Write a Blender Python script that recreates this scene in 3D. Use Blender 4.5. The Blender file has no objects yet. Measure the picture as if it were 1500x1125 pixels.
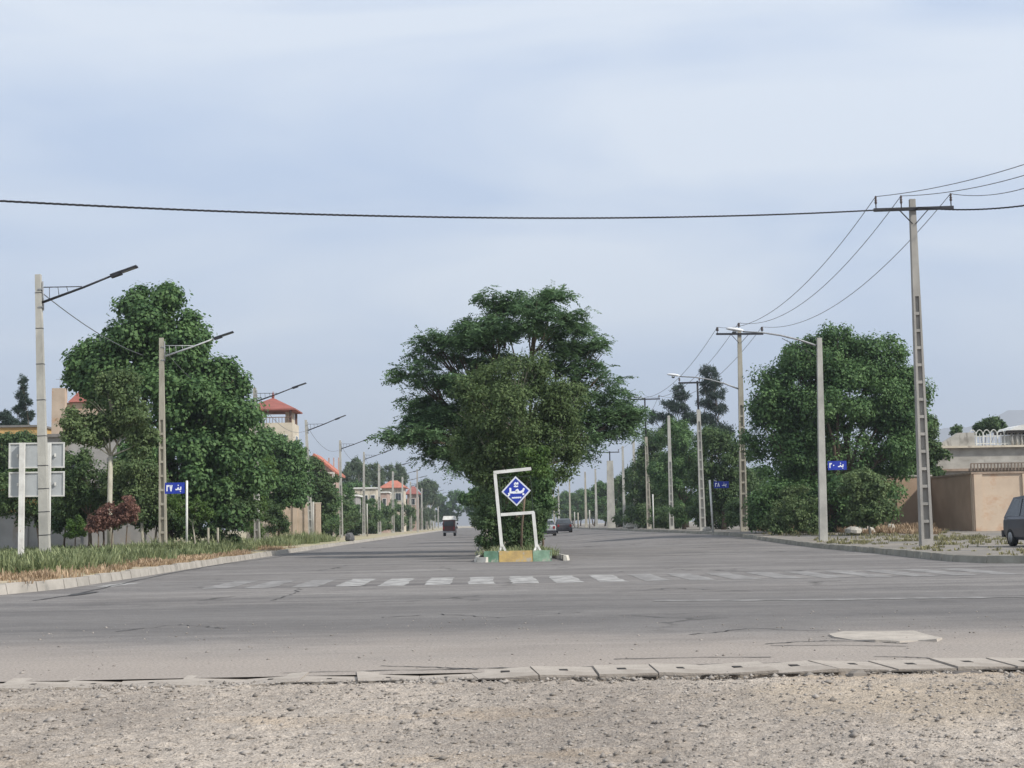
import bpy, math, random
import numpy as np
from mathutils import Matrix, Vector

random.seed(7)
R = math.radians
scn = bpy.context.scene
COL = scn.collection

# ------------------------------------------------------------------ camera
F = 2200.0                      # focal length in pixels of a 1500 px wide frame
CAMH = 1.15
cam_d = bpy.data.cameras.new("camera"); cam = bpy.data.objects.new("camera", cam_d); COL.objects.link(cam)
cam_d.sensor_width = 36; cam_d.lens = F / 1500 * 36
cam_d.clip_start = 0.1; cam_d.clip_end = 12000
ROLL = R(1.0)
vx, vy = -43.6, -205.3
CM = Matrix.Rotation(-math.atan(-vx / F), 4, 'Z') @ Matrix.Rotation(R(90) + math.atan(-vy / math.hypot(F, vx)), 4, 'X') @ Matrix.Rotation(-ROLL, 4, 'Z')
CM.translation = Vector((0, 0, CAMH))
cam.matrix_world = CM
scn.camera = cam
CR = CM.to_3x3()

# ------------------------------------------------------------------ sky, sun, exposure
SUN_AZ, SUN_EL = R(122), R(40)      # from the right, behind the camera
w = bpy.data.worlds.new("World"); scn.world = w; w.use_nodes = True
nt = w.node_tree; nt.nodes.clear()
def N(t, **k):
    n = nt.nodes.new(t)
    for a, b in k.items(): setattr(n, a, b)
    return n
out = N('ShaderNodeOutputWorld'); bg = N('ShaderNodeBackground'); bg.inputs[1].default_value = 0.128
sky = N('ShaderNodeTexSky'); sky.sky_type = 'NISHITA'; sky.sun_disc = False
sky.sun_elevation = SUN_EL; sky.sun_rotation = SUN_AZ; sky.air_density = 1.3; sky.dust_density = 2.0; sky.altitude = 900
tc = N('ShaderNodeTexCoord'); mp = N('ShaderNodeMapping'); mp.inputs['Scale'].default_value = (1.1, 1.0, 4.6)
mp.inputs['Rotation'].default_value = (0, R(34), R(20))
nz = N('ShaderNodeTexNoise'); nz.inputs['Scale'].default_value = 2.6; nz.inputs['Detail'].default_value = 5; nz.inputs['Roughness'].default_value = .45
nz.inputs['Distortion'].default_value = .5
rp = N('ShaderNodeValToRGB')                    # thin high cloud veil: bluer gaps, paler banks
e = rp.color_ramp.elements
e[0].position = .38; e[0].color = (3.60, 4.38, 5.75, 1); e[1].position = .64; e[1].color = (5.35, 5.80, 6.45, 1)
sx = N('ShaderNodeSeparateXYZ'); mr = N('ShaderNodeMapRange')
mr.inputs['From Min'].default_value = 0.0; mr.inputs['From Max'].default_value = .36
mr.inputs['To Min'].default_value = -.10; mr.inputs['To Max'].default_value = .16
ad = N('ShaderNodeMath', operation='ADD')
mx = N('ShaderNodeMix', data_type='RGBA'); mx.inputs[0].default_value = .92
L = nt.links.new
L(tc.outputs['Generated'], mp.inputs[0]); L(mp.outputs[0], nz.inputs['Vector'])
L(tc.outputs['Generated'], sx.inputs[0]); L(sx.outputs['Z'], mr.inputs['Value'])
L(nz.outputs['Fac'], ad.inputs[0]); L(mr.outputs[0], ad.inputs[1]); L(ad.outputs[0], rp.inputs[0])
L(sky.outputs[0], mx.inputs[6]); L(rp.outputs[0], mx.inputs[7]); L(mx.outputs[2], bg.inputs[0]); L(bg.outputs[0], out.inputs[0])
sd = bpy.data.lights.new("sun", 'SUN'); sd.energy = 4.2; sd.angle = R(2.5); sd.color = (1, .95, .87)
so = bpy.data.objects.new("sun", sd); COL.objects.link(so)
sv = Vector((math.sin(SUN_AZ) * math.cos(SUN_EL), math.cos(SUN_AZ) * math.cos(SUN_EL), math.sin(SUN_EL)))
so.rotation_euler = sv.to_track_quat('Z', 'Y').to_euler(); so.location = (30, -20, 40)
scn.view_settings.view_transform = 'Standard'; scn.view_settings.look = 'None'
scn.view_settings.exposure = 0.3; scn.view_settings.gamma = 1.0

# ------------------------------------------------------------------ pixel -> world helpers (measuring the photograph)
def ray(x, y): return CR @ Vector(((x - 750) / F, (562.5 - y) / F, -1))
def at(x, y, Y):
    d = ray(x, y); return Vector((0, 0, CAMH)) + d * (Y / d.y)
def X_(x, Y, y=770): return at(x, y, Y).x
def Z_(x, y, Y): return at(x, y, Y).z
def gp(x, y, z=0.0):
    d = ray(x, y); return Vector((0, 0, CAMH)) + d * ((z - CAMH) / d.z)
def ss(t): t = min(1, max(0, t)); return t * t * (3 - 2 * t)
def T(x, y): return .35 * ss((y - 57) / 30) * ss((x - 3) / 8.5)       # the right carriageway climbs a little

# ------------------------------------------------------------------ materials
MT = {}
def mat(name, c1, c2=None, scale=3.0, rough=.85, bump=0.0, bscale=None, stretch=(1, 1, 1), metal=0.0, spots=None, spec=.3, lo=.35, hi=.65, detail=6):
    if name in MT: return MT[name]
    m = bpy.data.materials.new(name); m.use_nodes = True; t = m.node_tree; b = t.nodes['Principled BSDF']
    b.inputs['Roughness'].default_value = rough; b.inputs['Metallic'].default_value = metal
    b.inputs['Specular IOR Level'].default_value = spec
    if c2 is None: c2 = tuple(x * .75 for x in c1)
    co = t.nodes.new('ShaderNodeTexCoord'); mpp = t.nodes.new('ShaderNodeMapping'); mpp.inputs['Scale'].default_value = stretch
    t.links.new(co.outputs['Object'], mpp.inputs[0])
    n = t.nodes.new('ShaderNodeTexNoise'); n.inputs['Scale'].default_value = scale; n.inputs['Detail'].default_value = detail; n.inputs['Roughness'].default_value = .6
    r = t.nodes.new('ShaderNodeValToRGB'); r.color_ramp.elements[0].position = lo; r.color_ramp.elements[1].position = hi
    r.color_ramp.elements[0].color = (*c2, 1); r.color_ramp.elements[1].color = (*c1, 1)
    t.links.new(mpp.outputs[0], n.inputs['Vector']); t.links.new(n.outputs['Fac'], r.inputs[0])
    colout = r.outputs[0]
    if spots:
        sc, col, thr, st = spots
        m2 = t.nodes.new('ShaderNodeMapping'); m2.inputs['Scale'].default_value = st
        n2 = t.nodes.new('ShaderNodeTexNoise'); n2.inputs['Scale'].default_value = sc; n2.inputs['Detail'].default_value = 5; n2.inputs['Roughness'].default_value = .65
        r2 = t.nodes.new('ShaderNodeMapRange'); r2.inputs['From Min'].default_value = thr; r2.inputs['From Max'].default_value = thr + .1
        x = t.nodes.new('ShaderNodeMix'); x.data_type = 'RGBA'; x.inputs[7].default_value = (*col, 1)
        t.links.new(co.outputs['Object'], m2.inputs[0]); t.links.new(m2.outputs[0], n2.inputs['Vector']); t.links.new(n2.outputs['Fac'], r2.inputs[0])
        t.links.new(r2.outputs[0], x.inputs[0]); t.links.new(colout, x.inputs[6]); colout = x.outputs[2]
    t.links.new(colout, b.inputs['Base Color'])
    if bump:
        nb = t.nodes.new('ShaderNodeTexNoise'); nb.inputs['Scale'].default_value = bscale or scale * 6; nb.inputs['Detail'].default_value = 4
        t.links.new(co.outputs['Object'], nb.inputs['Vector'])
        bp = t.nodes.new('ShaderNodeBump'); bp.inputs['Strength'].default_value = bump; bp.inputs['Distance'].default_value = .02
        t.links.new(nb.outputs['Fac'], bp.inputs['Height']); t.links.new(bp.outputs[0], b.inputs['Normal'])
    MT[name] = m; return m

def leafmat(name, dark, light, scale=1.1, trans=.36):
    m = bpy.data.materials.new(name); m.use_nodes = True; t = m.node_tree; b = t.nodes['Principled BSDF']
    b.inputs['Roughness'].default_value = .6; b.inputs['Specular IOR Level'].default_value = .25
    co = t.nodes.new('ShaderNodeTexCoord')
    n = t.nodes.new('ShaderNodeTexNoise'); n.inputs['Scale'].default_value = scale; n.inputs['Detail'].default_value = 3
    n2 = t.nodes.new('ShaderNodeTexWhiteNoise'); n2.noise_dimensions = '1D'
    g = t.nodes.new('ShaderNodeNewGeometry')
    t.links.new(g.outputs['Random Per Island'], n2.inputs['W'])
    t.links.new(co.outputs['Object'], n.inputs['Vector'])
    a = t.nodes.new('ShaderNodeMath'); a.operation = 'MULTIPLY_ADD'; a.inputs[1].default_value = .45
    s = t.nodes.new('ShaderNodeMath'); s.operation = 'SUBTRACT'; s.inputs[1].default_value = .22
    t.links.new(n2.outputs['Value'], a.inputs[0]); t.links.new(n.outputs['Fac'], s.inputs[0]); t.links.new(s.outputs[0], a.inputs[2])
    r = t.nodes.new('ShaderNodeValToRGB'); r.color_ramp.elements[0].position = .2; r.color_ramp.elements[1].position = .85
    r.color_ramp.elements[0].color = (*dark, 1); r.color_ramp.elements[1].color = (*light, 1)
    t.links.new(a.outputs[0], r.inputs[0]); t.links.new(r.outputs[0], b.inputs['Base Color'])
    tr = t.nodes.new('ShaderNodeBsdfTranslucent'); t.links.new(r.outputs[0], tr.inputs[0])
    mi = t.nodes.new('ShaderNodeMixShader'); mi.inputs[0].default_value = trans
    t.links.new(b.outputs[0], mi.inputs[1]); t.links.new(tr.outputs[0], mi.inputs[2])
    t.links.new(mi.outputs[0], t.nodes['Material Output'].inputs[0])
    return m

CONC = mat('pole_concrete', (.44, .43, .39), (.30, .295, .27), 2.2, .9, .25, 30, (1, 1, .5))
CONC_G = mat('pole_concrete_grey', (.37, .35, .32), (.25, .24, .22), 2.2, .9, .25, 30, (1, 1, .4))
CONC_B = mat('pole_concrete_brown', (.40, .375, .31), (.27, .25, .205), 2.2, .9, .25, 30, (1, 1, .4))
KERB = mat('kerb_concrete', (.40, .37, .33), (.28, .26, .23), 1.6, .92, .3, 25, spots=(.9, (.22, .21, .19), .6, (1, 1, 1)))
DARKM = mat('dark_steel', (.03, .032, .04), (.02, .02, .024), 8, .55)
GREYM = mat('grey_steel', (.32, .33, .34), (.22, .225, .23), 8, .5, metal=.3)
WHITEP = mat('white_paint', (.70, .70, .67), (.54, .53, .50), 3, .6, spots=(7, (.36, .27, .20), .64, (1, 1, .6)))
WIREM = mat('wire_metal', (.16, .17, .19), (.12, .125, .13), 4, .6)
CABLEM = mat('cable_black', (.02, .02, .025), (.012, .012, .014), 4, .6)
INSUL = mat('insulator_porcelain', (.10, .07, .06), (.05, .04, .04), 4, .3)
BARK = mat('bark', (.16, .12, .085), (.07, .055, .04), 5, .95, .5, 20, (1, 1, .3))
PALEBARK = mat('pale_bark', (.42, .40, .33), (.25, .23, .18), 5, .9, .3, 20, (1, 1, .3))
GLASS = mat('dark_glass', (.05, .06, .07), (.03, .035, .04), 2, .12, spec=.6)
SIGNBLUE = mat('sign_blue', (.02, .045, .36), (.016, .035, .28), 3, .45)
RUBBER = mat('rubber', (.02, .02, .02), (.014, .014, .014), 9, .85)
L_LOCUST = leafmat('leaf_locust', (.056, .112, .054), (.170, .270, .120))
L_ELM = leafmat('leaf_elm', (.052, .092, .032), (.150, .205, .078))
L_PLANE = leafmat('leaf_plane', (.040, .094, .036), (.160, .265, .095))
L_DARK = leafmat('leaf_dark', (.040, .082, .034), (.135, .200, .076))
L_DULL = leafmat('leaf_dull', (.062, .108, .042), (.190, .250, .105))
L_PINE = leafmat('leaf_pine', (.026, .048, .038), (.070, .105, .075))
L_LIGHT = leafmat('leaf_light', (.045, .095, .020), (.125, .200, .050))
L_POPLAR = leafmat('leaf_poplar', (.060, .095, .055), (.170, .220, .130))
L_RED = leafmat('leaf_red', (.120, .062, .048), (.330, .185, .145), 3)
L_WEED = leafmat('weed_green', (.105, .140, .060), (.340, .370, .195), .9, .3)
L_DRY = leafmat('weed_dry', (.250, .175, .110), (.520, .390, .260), .8, .25)

# ------------------------------------------------------------------ mesh builder
class MB:
    def __init__(s): s.v = []; s.f = []; s.sm = []
    def add(s, vs, fs, smooth=False):
        o = len(s.v); s.v += [tuple(q) for q in vs]; s.f += [tuple(i + o for i in f) for f in fs]; s.sm += [smooth] * len(fs); return s
    def box(s, c, sz, rot=None):
        hx, hy, hz = sz[0] / 2, sz[1] / 2, sz[2] / 2
        vs = [Vector((x, y, z)) for z in (-hz, hz) for x, y in ((-hx, -hy), (hx, -hy), (hx, hy), (-hx, hy))]
        if rot is not None: vs = [rot @ q for q in vs]
        c = Vector(c); return s.add([q + c for q in vs], BOXF)
    def taper(s, z0, z1, a, b, c0=(0, 0), c1=(0, 0)):
        vs = [(c0[0] + x * a[0] / 2, c0[1] + y * a[1] / 2, z0) for x, y in SQ] + [(c1[0] + x * b[0] / 2, c1[1] + y * b[1] / 2, z1) for x, y in SQ]
        return s.add(vs, BOXF)
    def bar(s, p, q, wd, ht=None):
        p, q = Vector(p), Vector(q); d = q - p; ht = ht or wd
        rot = d.to_track_quat('Z', 'Y').to_matrix(); return s.box((p + q) / 2, (wd, ht, d.length), rot)
    def tube(s, pts, r, n=8, cap=True, smooth=True):
        pts = [Vector(p) for p in pts]
        if not hasattr(r, '__len__'): r = [r] * len(pts)
        vs = []; up = None
        for i, p in enumerate(pts):
            d = (pts[min(i + 1, len(pts) - 1)] - pts[max(i - 1, 0)]).normalized()
            if up is None: up = Vector((0, 0, 1)) if abs(d.z) < .9 else Vector((1, 0, 0))
            a = d.cross(up).normalized(); b = a.cross(d).normalized(); up = b
            for k in range(n):
                t = 2 * math.pi * k / n; vs.append(p + (a * math.cos(t) + b * math.sin(t)) * r[i])
        fs = [(i * n + k, i * n + (k + 1) % n, (i + 1) * n + (k + 1) % n, (i + 1) * n + k) for i in range(len(pts) - 1) for k in range(n)]
        s.add(vs, fs, smooth)
        if cap:
            o = len(s.v) - len(vs); s.f += [tuple(o + k for k in range(n))[::-1], tuple(o + (len(pts) - 1) * n + k for k in range(n))]; s.sm += [False, False]
        return s
    def lathe(s, c, prof, n=12, axis='Z', smooth=True):
        c = Vector(c); vs = []
        for r_, h in prof:
            for k in range(n):
                t = 2 * math.pi * k / n; a, b = r_ * math.cos(t), r_ * math.sin(t)
                vs.append(c + (Vector((a, b, h)) if axis == 'Z' else Vector((h, a, b)) if axis == 'X' else Vector((a, h, b))))
        m = len(prof)
        fs = [(i * n + k, i * n + (k + 1) % n, (i + 1) * n + (k + 1) % n, (i + 1) * n + k) for i in range(m - 1) for k in range(n)]
        fs += [tuple(range(n))[::-1], tuple((m - 1) * n + k for k in range(n))]
        return s.add(vs, fs, smooth)
    def build(s, name, m, parent=None, loc=(0, 0, 0)):
        me = bpy.data.meshes.new(name); me.from_pydata(s.v, [], s.f)
        me.polygons.foreach_set('use_smooth', s.sm); me.materials.append(m); me.update()
        o = bpy.data.objects.new(name, me); COL.objects.link(o); o.location = loc
        if parent is not None: o.parent = parent
        return o
SQ = ((-1, -1), (1, -1), (1, 1), (-1, 1))
BOXF = [(3, 2, 1, 0), (4, 5, 6, 7), (0, 1, 5, 4), (1, 2, 6, 5), (2, 3, 7, 6), (3, 0, 4, 7)]
def tag(o, label=None, cat=None, group=None, kind=None):
    if label: o['label'] = label
    if cat: o['category'] = cat
    if group: o['group'] = group
    if kind: o['kind'] = kind
    return o
def empty(name, loc, rz=0, label=None, cat=None, group=None, tilt=(0, 0)):
    o = bpy.data.objects.new(name, None); COL.objects.link(o); o.location = loc; o.rotation_euler = (tilt[0], tilt[1], rz); o.empty_display_size = .3
    return tag(o, label, cat, group)
def dup(root, loc, rz=0, label=None, scale=None, group=None):
    r = root.copy(); COL.objects.link(r); r.location = loc; r.rotation_euler = (0, 0, rz)
    if scale: r.scale = scale
    if label: r['label'] = label
    if group: r['group'] = group
    def rec(a, b):
        for ch in a.children:
            c = ch.copy(); COL.objects.link(c); c.parent = b; rec(ch, c)
    rec(root, r); return r
def npmesh(name, V, Fq, m, parent=None, loc=(0, 0, 0), smooth=False):
    me = bpy.data.meshes.new(name); nv, nf = len(V), len(Fq); k = Fq.shape[1]
    me.vertices.add(nv); me.vertices.foreach_set('co', np.ascontiguousarray(V, dtype=np.float32).ravel())
    me.loops.add(nf * k); me.loops.foreach_set('vertex_index', np.ascontiguousarray(Fq, dtype=np.int32).ravel())
    me.polygons.add(nf); me.polygons.foreach_set('loop_start', np.arange(nf, dtype=np.int32) * k)
    me.polygons.foreach_set('loop_total', np.full(nf, k, dtype=np.int32))
    if smooth: me.polygons.foreach_set('use_smooth', np.ones(nf, dtype=bool))
    me.update(calc_edges=True); me.materials.append(m)
    o = bpy.data.objects.new(name, me); COL.objects.link(o); o.location = loc
    if parent is not None: o.parent = parent
    return o
def grid(xs, ys, hf, name, m, **k):
    X, Y = np.meshgrid(xs, ys); Z = hf(X, Y); V = np.stack([X, Y, Z], -1).reshape(-1, 3)
    nx, ny = len(xs), len(ys); i = np.arange(ny - 1)[:, None] * nx + np.arange(nx - 1)[None, :]; i = i.ravel()
    return npmesh(name, V, np.stack([i, i + 1, i + nx + 1, i + nx], -1), m, **k)
def npT(X, Y):
    a = np.clip((Y - 57) / 30, 0, 1); b = np.clip((X - 3) / 8.5, 0, 1); return .35 * a * a * (3 - 2 * a) * b * b * (3 - 2 * b)
def vnoise(X, Y, s, seed=0):
    r = np.random.RandomState(seed); G = r.rand(256, 256); x = X / s; y = Y / s
    xi = np.floor(x).astype(int); yi = np.floor(y).astype(int); fx = x - xi; fy = y - yi; fx = fx * fx * (3 - 2 * fx); fy = fy * fy * (3 - 2 * fy)
    g = lambda a, b: G[a % 256, b % 256]
    return (g(xi, yi) * (1 - fx) + g(xi + 1, yi) * fx) * (1 - fy) + (g(xi, yi + 1) * (1 - fx) + g(xi + 1, yi + 1) * fx) * fy

# ------------------------------------------------------------------ ground, roads
earth = mat('earth', (.40, .34, .26), (.27, .235, .18), .35, .95, .4, 8, spots=(.6, (.30, .31, .19), .55, (1, 1, 1)))
def ring(v): return np.array(v, dtype=float)
gx = np.concatenate([[-6000, -2500, -900, -300], np.arange(-100, 101, 10), [300, 900, 2500, 6000]])
gy = np.concatenate([[-300, -60, -20], np.arange(0, 121, 10), np.arange(150, 651, 50), [900, 2000, 5000, 9000]])
tag(grid(gx, gy, lambda X, Y: npT(X, Y) - .30, 'ground', earth), kind='structure')

def asphalt_material():
    m = bpy.data.materials.new('asphalt'); m.use_nodes = True; t = m.node_tree; b = t.nodes['Principled BSDF']; lk = t.links.new
    b.inputs['Roughness'].default_value = .93; b.inputs['Specular IOR Level'].default_value = .2
    co = t.nodes.new('ShaderNodeTexCoord')
    def noise(sc, det, st, ro=.6, rot=0, dist=0):
        mm = t.nodes.new('ShaderNodeMapping'); mm.inputs['Scale'].default_value = st; mm.inputs['Rotation'].default_value = (0, 0, rot)
        n = t.nodes.new('ShaderNodeTexNoise'); n.inputs['Scale'].default_value = sc; n.inputs['Detail'].default_value = det; n.inputs['Roughness'].default_value = ro; n.inputs['Distortion'].default_value = dist
        lk(co.outputs['Object'], mm.inputs[0]); lk(mm.outputs[0], n.inputs['Vector']); return n.outputs['Fac']
    def ramp(src, p0, c0, p1, c1):
        r = t.nodes.new('ShaderNodeValToRGB'); r.color_ramp.elements[0].position = p0; r.color_ramp.elements[1].position = p1
        r.color_ramp.elements[0].color = (*c0, 1); r.color_ramp.elements[1].color = (*c1, 1); lk(src, r.inputs[0]); return r.outputs[0]
    def mix(f, a, c, mode='MIX'):
        x = t.nodes.new('ShaderNodeMix'); x.data_type = 'RGBA'; x.blend_type = mode
        if isinstance(f, float): x.inputs[0].default_value = f
        else: lk(f, x.inputs[0])
        for s_, v_ in ((6, a), (7, c)):
            if isinstance(v_, tuple): x.inputs[s_].default_value = (*v_, 1)
            else: lk(v_, x.inputs[s_])
        return x.outputs[2]
    def mrange(src, a, b_, c=0., d=1.):
        r = t.nodes.new('ShaderNodeMapRange'); r.interpolation_type = 'SMOOTHSTEP'
        for nme, v_ in (('From Min', a), ('From Max', b_), ('To Min', c), ('To Max', d)): r.inputs[nme].default_value = v_
        lk(src, r.inputs[0]); return r.outputs[0]
    def mul(a, c):
        x = t.nodes.new('ShaderNodeMath'); x.operation = 'MULTIPLY'; lk(a, x.inputs[0])
        if isinstance(c, float): x.inputs[1].default_value = c
        else: lk(c, x.inputs[1])
        return x.outputs[0]
    def add(a, c):
        x = t.nodes.new('ShaderNodeMath'); x.operation = 'ADD'; lk(a, x.inputs[0])
        if isinstance(c, float): x.inputs[1].default_value = c
        else: lk(c, x.inputs[1])
        return x.outputs[0]
    sp = t.nodes.new('ShaderNodeSeparateXYZ'); lk(co.outputs['Object'], sp.inputs[0])
    base = ramp(noise(1.0, 6, (.07, .8, 1), .6, R(1)), .36, (.138, .130, .126), .66, (.210, .198, .188))
    base = mix(ramp(noise(.8, 6, (.12, 1.2, 1), .68, R(-3), .8), .54, (0, 0, 0), .78, (.8, .8, .8)), base, (.262, .245, .228))   # pale dusty streaks left by tyres
    base = mix(ramp(noise(.22, 4, (1, 1, 1), .6), .40, (1, 1, 1), .62, (0, 0, 0)), mix(1.0, base, (.86, .85, .85), 'MULTIPLY'), base)
    vo = t.nodes.new('ShaderNodeTexVoronoi'); vo.feature = 'DISTANCE_TO_EDGE'; vo.inputs['Scale'].default_value = .30
    vm = t.nodes.new('ShaderNodeMapping'); vm.inputs['Scale'].default_value = (1, .8, 1); lk(co.outputs['Object'], vm.inputs[0])
    vn = t.nodes.new('ShaderNodeTexNoise'); vn.inputs['Scale'].default_value = 1.2; vn.inputs['Detail'].default_value = 4; lk(co.outputs['Object'], vn.inputs['Vector'])
    va = t.nodes.new('ShaderNodeVectorMath'); va.operation = 'MULTIPLY_ADD'; va.inputs[1].default_value = (1.6, 1.6, 0); lk(vn.outputs['Color'], va.inputs[0]); lk(vm.outputs[0], va.inputs[2]); lk(va.outputs[0], vo.inputs['Vector'])
    crk = mul(mrange(vo.outputs['Distance'], .030, .008), mrange(noise(.16, 3, (1, 1, 1)), .50, .62))
    base = mix(mul(crk, .9), base, (.05, .047, .045))
    oil = mul(mrange(noise(.5, 3, (.35, 1, 1), .5, 0, .8), .66, .74), .30); base = mix(oil, base, (.07, .068, .066))
    base = mix(mul(mrange(noise(.6, 6, (.22, 1.5, 1), .66, R(4), 1.2), .50, .68), .40), base, (.285, .266, .248))
    grain = ramp(noise(38, 2, (1, 1, 1), .7), .3, (.55, .55, .55), .7, (1.42, 1.42, 1.42))
    base = mix(.8, base, grain, 'MULTIPLY')
    base = mix(.9, base, ramp(noise(5.5, 5, (.7, 1, 1), .75), .32, (.80, .80, .80), .68, (1.18, 1.18, 1.18)), 'MULTIPLY')
    base = mix(.9, base, ramp(noise(1.4, 5, (.35, 1, 1), .7, R(8), .5), .34, (.87, .87, .87), .66, (1.12, 1.11, 1.10)), 'MULTIPLY')
    chips = mrange(noise(17, 2, (1, .6, 1), .5), .66, .72)
    base = mix(mul(chips, .35), base, (.40, .38, .35))
    # dust drifted over the near edge of the road
    wob = mul(noise(.35, 5, (1, 1, 1), .6), 7.0)
    dy = add(sp.outputs['Y'], wob)
    dust = mul(mrange(dy, 21.5, 15.5), .85)
    base = mix(dust, base, mix(.6, (.315, .275, .240), grain, 'MULTIPLY'))
    # the polished dark wheel band of the through road
    band = mul(mrange(sp.outputs['Y'], 14.5, 17.5), mrange(sp.outputs['Y'], 27., 20.5))
    base = mix(mul(band, .45), base, (.112, .107, .105))
    lk(base, b.inputs['Base Color'])
    bp = t.nodes.new('ShaderNodeBump'); bp.inputs['Strength'].default_value = .35; bp.inputs['Distance'].default_value = .01
    lk(noise(60, 3, (1, 1, 1)), bp.inputs['Height']); lk(bp.outputs[0], b.inputs['Normal'])
    return m
ASPH = asphalt_material()
tag(grid(np.linspace(-160, 160, 33), np.linspace(11.9, 38, 10), lambda X, Y: 0 * X, 'road', ASPH), kind='structure')
ys = np.concatenate([np.arange(38, 110, 3), np.arange(112, 620, 20)])
tag(grid(np.linspace(-9.8, 14.6, 20), ys, npT, 'boulevard_road', ASPH), kind='structure')

# gravel forecourt in front
def gravel_material():
    m = mat('gravel', (.385, .340, .292), (.250, .220, .190), 14, .95, .9, 60, lo=.30, hi=.62, detail=8,
            spots=(.42, (.350, .288, .222), .54, (.6, 1.2, 1)))
    return m
GRAV = gravel_material()
def second_layer(m, sc, a, b_, tone, st, lo_, hi_):
    t = m.node_tree; bs = t.nodes['Principled BSDF']; src = bs.inputs['Base Color'].links[0].from_socket
    co = t.nodes.new('ShaderNodeTexCoord'); mm = t.nodes.new('ShaderNodeMapping'); mm.inputs['Scale'].default_value = st; mm.inputs['Location'].default_value = (a, b_, 0)
    n = t.nodes.new('ShaderNodeTexNoise'); n.inputs['Scale'].default_value = sc; n.inputs['Detail'].default_value = 6; n.inputs['Roughness'].default_value = .62
    r = t.nodes.new('ShaderNodeValToRGB'); r.color_ramp.elements[0].position = lo_; r.color_ramp.elements[1].position = hi_
    r.color_ramp.elements[0].color = (*tone[0], 1); r.color_ramp.elements[1].color = (*tone[1], 1)
    x = t.nodes.new('ShaderNodeMix'); x.data_type = 'RGBA'; x.blend_type = 'MULTIPLY'; x.inputs[0].default_value = 1
    t.links.new(co.outputs['Object'], mm.inputs[0]); t.links.new(mm.outputs[0], n.inputs['Vector']); t.links.new(n.outputs['Fac'], r.inputs[0]); t.links.new(src, x.inputs[6]); t.links.new(r.outputs[0], x.inputs[7]); t.links.new(x.outputs[2], bs.inputs['Base Color'])
def sand(m):
    t = m.node_tree; bs = t.nodes['Principled BSDF']; src = bs.inputs['Base Color'].links[0].from_socket; lk = t.links.new
    co = t.nodes.new('ShaderNodeTexCoord'); mm = t.nodes.new('ShaderNodeMapping'); mm.inputs['Location'].default_value = (-1.22, -5.3, 0); mm.inputs['Scale'].default_value = (.42, .55, 0)
    n = t.nodes.new('ShaderNodeTexNoise'); n.inputs['Scale'].default_value = 1.1; n.inputs['Detail'].default_value = 6; va = t.nodes.new('ShaderNodeVectorMath'); va.operation = 'MULTIPLY_ADD'; va.inputs[1].default_value = (1.3, 1.3, 0)
    ln = t.nodes.new('ShaderNodeVectorMath'); ln.operation = 'LENGTH'; sb = t.nodes.new('ShaderNodeVectorMath'); sb.operation = 'SUBTRACT'; sb.inputs[1].default_value = (.65, .65, 0)
    lk(co.outputs['Object'], mm.inputs[0]); lk(co.outputs['Object'], n.inputs['Vector']); lk(n.outputs['Color'], va.inputs[0]); lk(mm.outputs[0], va.inputs[2]); lk(va.outputs[0], sb.inputs[0]); lk(sb.outputs[0], ln.inputs[0])
    r = t.nodes.new('ShaderNodeMapRange'); r.inputs['From Min'].default_value = .75; r.inputs['From Max'].default_value = .3; lk(ln.outputs['Value'], r.inputs[0])
    sc = t.nodes.new('ShaderNodeMath'); sc.operation = 'MULTIPLY'; sc.inputs[1].default_value = .7; lk(r.outputs[0], sc.inputs[0])
    x = t.nodes.new('ShaderNodeMix'); x.data_type = 'RGBA'; x.inputs[7].default_value = (.335, .280, .215, 1); lk(sc.outputs[0], x.inputs[0]); lk(src, x.inputs[6]); lk(x.outputs[2], bs.inputs['Base Color'])
sand(GRAV)
second_layer(GRAV, .7, 3, 1, ((.76, .75, .75), (1.16, 1.15, 1.14)), (.8, .45, 1), .36, .64)
second_layer(GRAV, 60, 0, 0, ((.70, .69, .68), (1.28, 1.28, 1.28)), (1, 1, 1), .36, .64)
def gh(X, Y):
    edge = np.clip((11.42 - Y) / .25, 0, 1)
    h = .018 * (vnoise(X, Y, .9, 1) - .5) + .018 * (vnoise(X, Y, .16, 2) ** 2) + .020 * (vnoise(X, Y, .045, 3) ** 2) + .02 * (vnoise(X * .35, Y, .35, 5) - .5)
    return -.045 + edge * .025 + h
tag(grid(np.arange(-5.2, 5.2, .022), np.arange(6.2, 11.46, .020), gh, 'gravel_ground', GRAV, smooth=True), kind='structure')
tag(grid(np.linspace(-150, 150, 40), np.linspace(-60, 11.9, 20), lambda X, Y: 0 * X - .05, 'gravel_lot', GRAV), kind='structure')
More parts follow.
